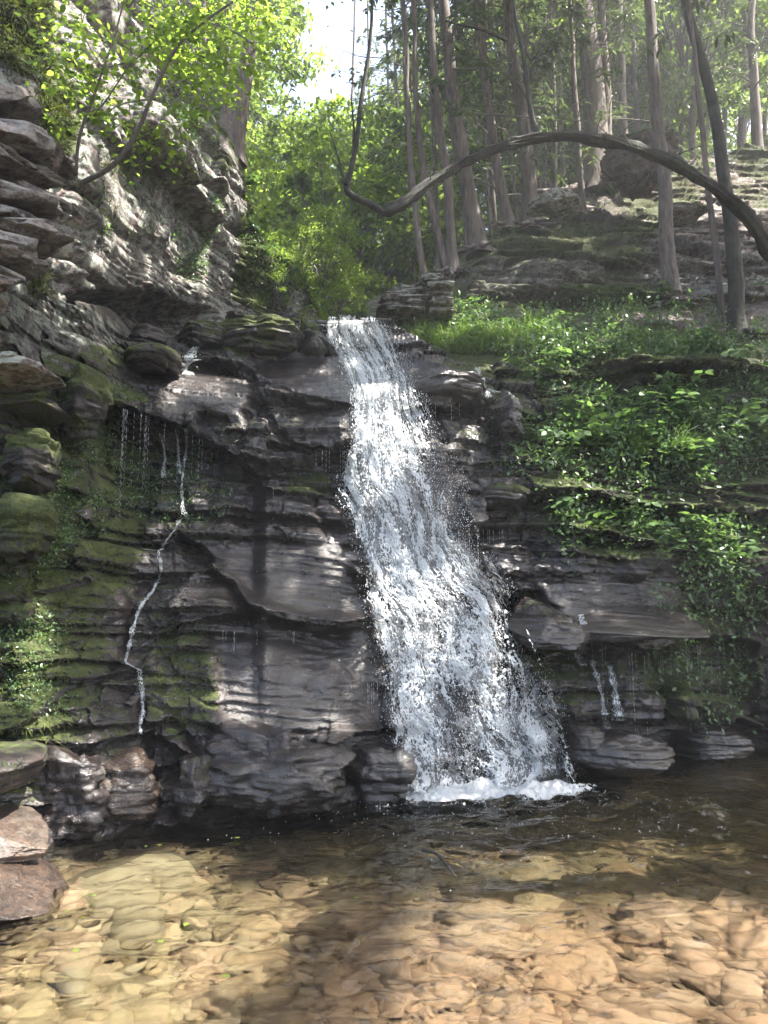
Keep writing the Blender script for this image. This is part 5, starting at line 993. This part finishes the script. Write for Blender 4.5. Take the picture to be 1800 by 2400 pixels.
vis = P[:, 2] < CAM[2] + 1.0 * P[:, 1]; P = np.concatenate([P[~vis], P[vis], P[vis] + R.normal(0, .25, (int(vis.sum()), 3))]); P = P[carve(P)]; import bmesh
for o in [o for o in COL.objects if o.name.startswith('crown') and o.parent and o.parent.name.startswith('hemlock') and 'group' not in o.parent.keys()]:
    me = o.data.copy(); o.data = me; bm = bmesh.new(); bm.from_mesh(me); bm.faces.ensure_lookup_table()
    cen_ = np.array([f.calc_center_median()[:] for f in bm.faces]); a_ = o.rotation_euler[2]; c_, s2 = math.cos(a_), math.sin(a_)
    wc = np.stack([cen_[:, 0] * c_ - cen_[:, 1] * s2, cen_[:, 0] * s2 + cen_[:, 1] * c_, cen_[:, 2]], -1) * o.scale[0] + np.array(o.location) + np.array(o.parent.location)
    kp = carve(wc); bmesh.ops.delete(bm, geom=[f for f, k_ in zip(bm.faces, kp) if not k_], context='FACES'); bm.to_mesh(me); bm.free()  # hemlock crowns opened the same way so sun reaches the chosen patches
cc = 0; cen = np.array([(3, 1.0), (9, 1.5), (15, 2), (4, 6), (10, 6.5), (16, 7), (5, 11), (11, 12), (17, 13), (0, 9), (7, 16), (14, 17)])
own = np.argmin(np.linalg.norm(P[:, None, :2] - cen[None], axis=2), axis=1)
for k in range(len(cen)):
    X, Yc = cen[k]; q = P[own == k]
    gx0 = max(X, .62 * Yc + 3.5) if Yc > 2 else X                              # the added trunk stands on the right bank, outside the frame, and leans out
    rt = empty('added_shade_tree', (gx0, Yc, 2.0)); tag(rt, 'tall tree rooted on the right bank whose leafy top spreads high over the gorge', 'tree', 'trees added to shade the gorge')  # added shade caster, leaves already cut to place the sun patches
    c = spline([(0, 0, 0), (.1, 0, 6), ((X - gx0) * .35, 0, 12), (X - gx0, 0, 16.5)], 14); V, F = tube(c, np.linspace(.24, .07, 14), 10, .1, k); mesh('trunk', V, F, M_BARK, True, rt)
    lf = Geo(); n = len(q); D = R.normal(size=(n, 3)) * [1, 1, .4]; NN = np.array([[0, 0, 1.0]]) + R.normal(0, .4, (n, 3)); scatter(lf, CARD_V * [1.5, 1, 1], CARD_F, q - np.array([gx0, Yc, 2.0]), D, NN, R.uniform(.13, .26, n) * np.where(q[:, 2] < CAM[2] + 1.0 * q[:, 1], .5, 1.0), tints(n)); lf.build('crown', M_LEAF, rt)
def relabel(group, fn):
    for o in [o for o in COL.objects if o.get('group') == group]:
        w = np.array(o.location) + [0, 0, .01]; px, py = proj(w); o['label'] = fn(o, float(px), float(py), w)
def pick(v, cuts, words):
    for c, w in zip(cuts, words): 
        if v < c: return w
    return words[-1]
relabel('broadleaf trees up the gorge', lambda o, px, py, w: ('low' if w[1] * .0 + [c for c in o.children if c.name.startswith('crown')][0].location[2] < 4 else 'tall') + pick(w[1], (28, 36), (' near', ' middle distance', ' far')) + ' broadleaf tree ' + pick(px, (560, 760, 900, 1250, 1500), ('behind the left cliff', 'between the left cliff and the sky gap', 'straight up the gorge above the fall head', 'behind the trunks left of the arch crown', 'behind the widest hemlock', 'behind the lichen spotted tree at the right')))
relabel('thin hemlock trunks in the wood behind', lambda o, px, py, w: pick(w[1], (20.5, 24.5), ('thin', 'thinner distant', 'faint far')) + ' hemlock trunk ' + pick(px, (870, 960, 1060, 1170, 1290, 1400, 1520, 1640), ('up the gorge left of the stacked stones', 'just behind the stacked stones', 'behind the gravelly root bank', 'behind the brow of the outcrop', 'left of the thick rooted hemlock', 'left of the widest hemlock', 'behind the widest hemlock', 'behind the straight rooted hemlock', 'behind the lichen spotted tree at the right edge')))
def herbl(o, px, py, w):
    sz = pick(o.scale[0], (.8, 1.0), ('small', 'middling', 'large'))
    return sz + ' broad leaved herb ' + pick(py, (900, 980, 1060, 1150, 1300), ('hanging over the right ledge rim', 'high in the right thicket', 'in the middle of the right thicket', 'low in the right thicket', 'under the dark hollow', 'by the brown slab')) + pick(px, (1300, 1450, 1600), (', next to the wet cleft', ', nearer the falls', ', in its midst', ', toward the frame edge'))
relabel('herbs on the right ledge', herbl)
relabel('herbs on the sunlit bank', lambda o, px, py, w: pick(o.scale[0], (.65, .8), ('small', 'middling', 'large')) + ' sunlit yellow green herb ' + pick(px, (1000, 1120, 1250, 1400), ('right beside the fall head', 'below the stacked stones', 'in front of the outcrop brow', 'under the arch crown', 'toward the rooted hemlock')) + pick(py, (750, 790), (', against the rock', ', in mid bank', ', on the ledge rim')))
relabel('grass tufts on the sunlit bank', lambda o, px, py, w: pick(o.scale[0], (.75, .95), ('short', 'middling', 'long')) + ' bright grass tuft ' + pick(px, (1040, 1110, 1180, 1260), ('right beside the fall head', 'below the stacked stones', 'above the wet brow rock', 'in front of the outcrop', 'under the arch crown')) + pick(py, (790, 815), (', high on the bank', ', in mid bank', ', on the ledge rim')))
relabel('bushes above the falls', lambda o, px, py, w: pick(w[1], (16.5, 19.5), ('near', 'middle', 'farthest')) + ' leafy bush over the stream, ' + pick(px, (660, 760, 840), ('against the left cliff foot', 'left of the fall head', 'above the fall head', 'behind the stacked stones')))
relabel('grass tufts on the ledge', lambda o, px, py, w: 'arching grass tuft in the right thicket ' + pick(px, (1500, 1550, 1600, 1700), ('nearest the falls', 'beneath the lit broad leaves', 'in its middle', 'past its middle', 'near the waterline by the frame edge')))
relabel('herbs on the outcrop', lambda o, px, py, w: pick(o.scale[0], (.5, .6), ('tiny', 'small', 'leafy')) + ' shaded herb on the outcrop ' + pick(px, (1200, 1300, 1400, 1500), ('at its brow', 'left of the sunlit needle patch', 'at the sunlit needle patch', 'beside the rooted hemlock', 'beyond the rooted hemlock')))
relabel('sprigs on the left cliff', lambda o, px, py, w: pick(o.scale[0], (.7, .8), ('tiny', 'small', 'leafy')) + ' sprig in a crack of the left cliff ' + pick(px, (300, 590, 640), ('beside the overhanging slabs', 'on its far shoulder', 'on its mossy far edge', 'above the fall head')))
# ------------------------------------------------------------------ small things
def stick(pix, Y, r, label, mat=None, name='stick'):
    W = np.array([at(x, y, Y if np.isscalar(Y) else Y[k]) for k, (x, y) in enumerate(pix)]); b = W[0]; V, F = tube(spline(W, 22) - b, np.linspace(r, r * .5, 22), 7, .25, 3); o = mesh(name, V, F, mat or M_BARKD); o.location = b; tag(o, label, 'stick')
stick([(990, 1992), (1020, 2000), (1045, 2025), (1068, 2055)], [5.25, 5.15, 4.95, 4.75], .012, 'short dark bent stick poking out of the pool')
stick([(1128, 1295), (1140, 1330), (1155, 1345), (1196, 1368)], 7.65, .016, 'broken dark branch lodged in the rocks right of the falls')
stick([(1395, 1372), (1440, 1368), (1485, 1372)], 7.9, .008, 'pale twig lying on the broad brown slab', M_TWIG)
stick([(1680, 1695), (1730, 1680), (1790, 1700)], 8.9, .02, 'dark driftwood branch at the far right waterline')
FLT = [(375, 1982), (200, 2104), (223, 2106), (164, 2142), (200, 2156), (440, 2168), (380, 2216), (540, 2296), (780, 1956), (562, 1968), (345, 1986), (180, 2238), (1000, 2000), (830, 2110), (176, 1706), (86, 1790), (380, 1752)]
for k, (x, y) in enumerate(FLT):
    el = math.atan((y - 1200) / FPX) - PITCH
    g = Geo(); scatter(g, LEAF_V * [1.4, 1, 1], LEAF_F, np.zeros((1, 3)), rdir(1, -.05, .05), np.array([[0, 0, 1.0]]), np.array([R.uniform(.03, .05)]), np.array([[.6, .6, 0]]))
    o = g.build('fallen_leaf', M_BRIGHT)
    if y > 1950: o.location = at(x, y, 1.5 / math.tan(el)) + [0, 0, .012]; lb = 'small yellow green leaf floating on the pool'; gp = 'leaves floating on the pool'
    else: o.location = np.array(fp(x, y)) + [0, -.03, .01]; lb = 'small green leaf stuck to the wet rock on the left'; gp = 'leaves stuck to the wet rock'; o.rotation_euler = (.9, 0, 0)
    tag(o, lb, 'leaf', gp)
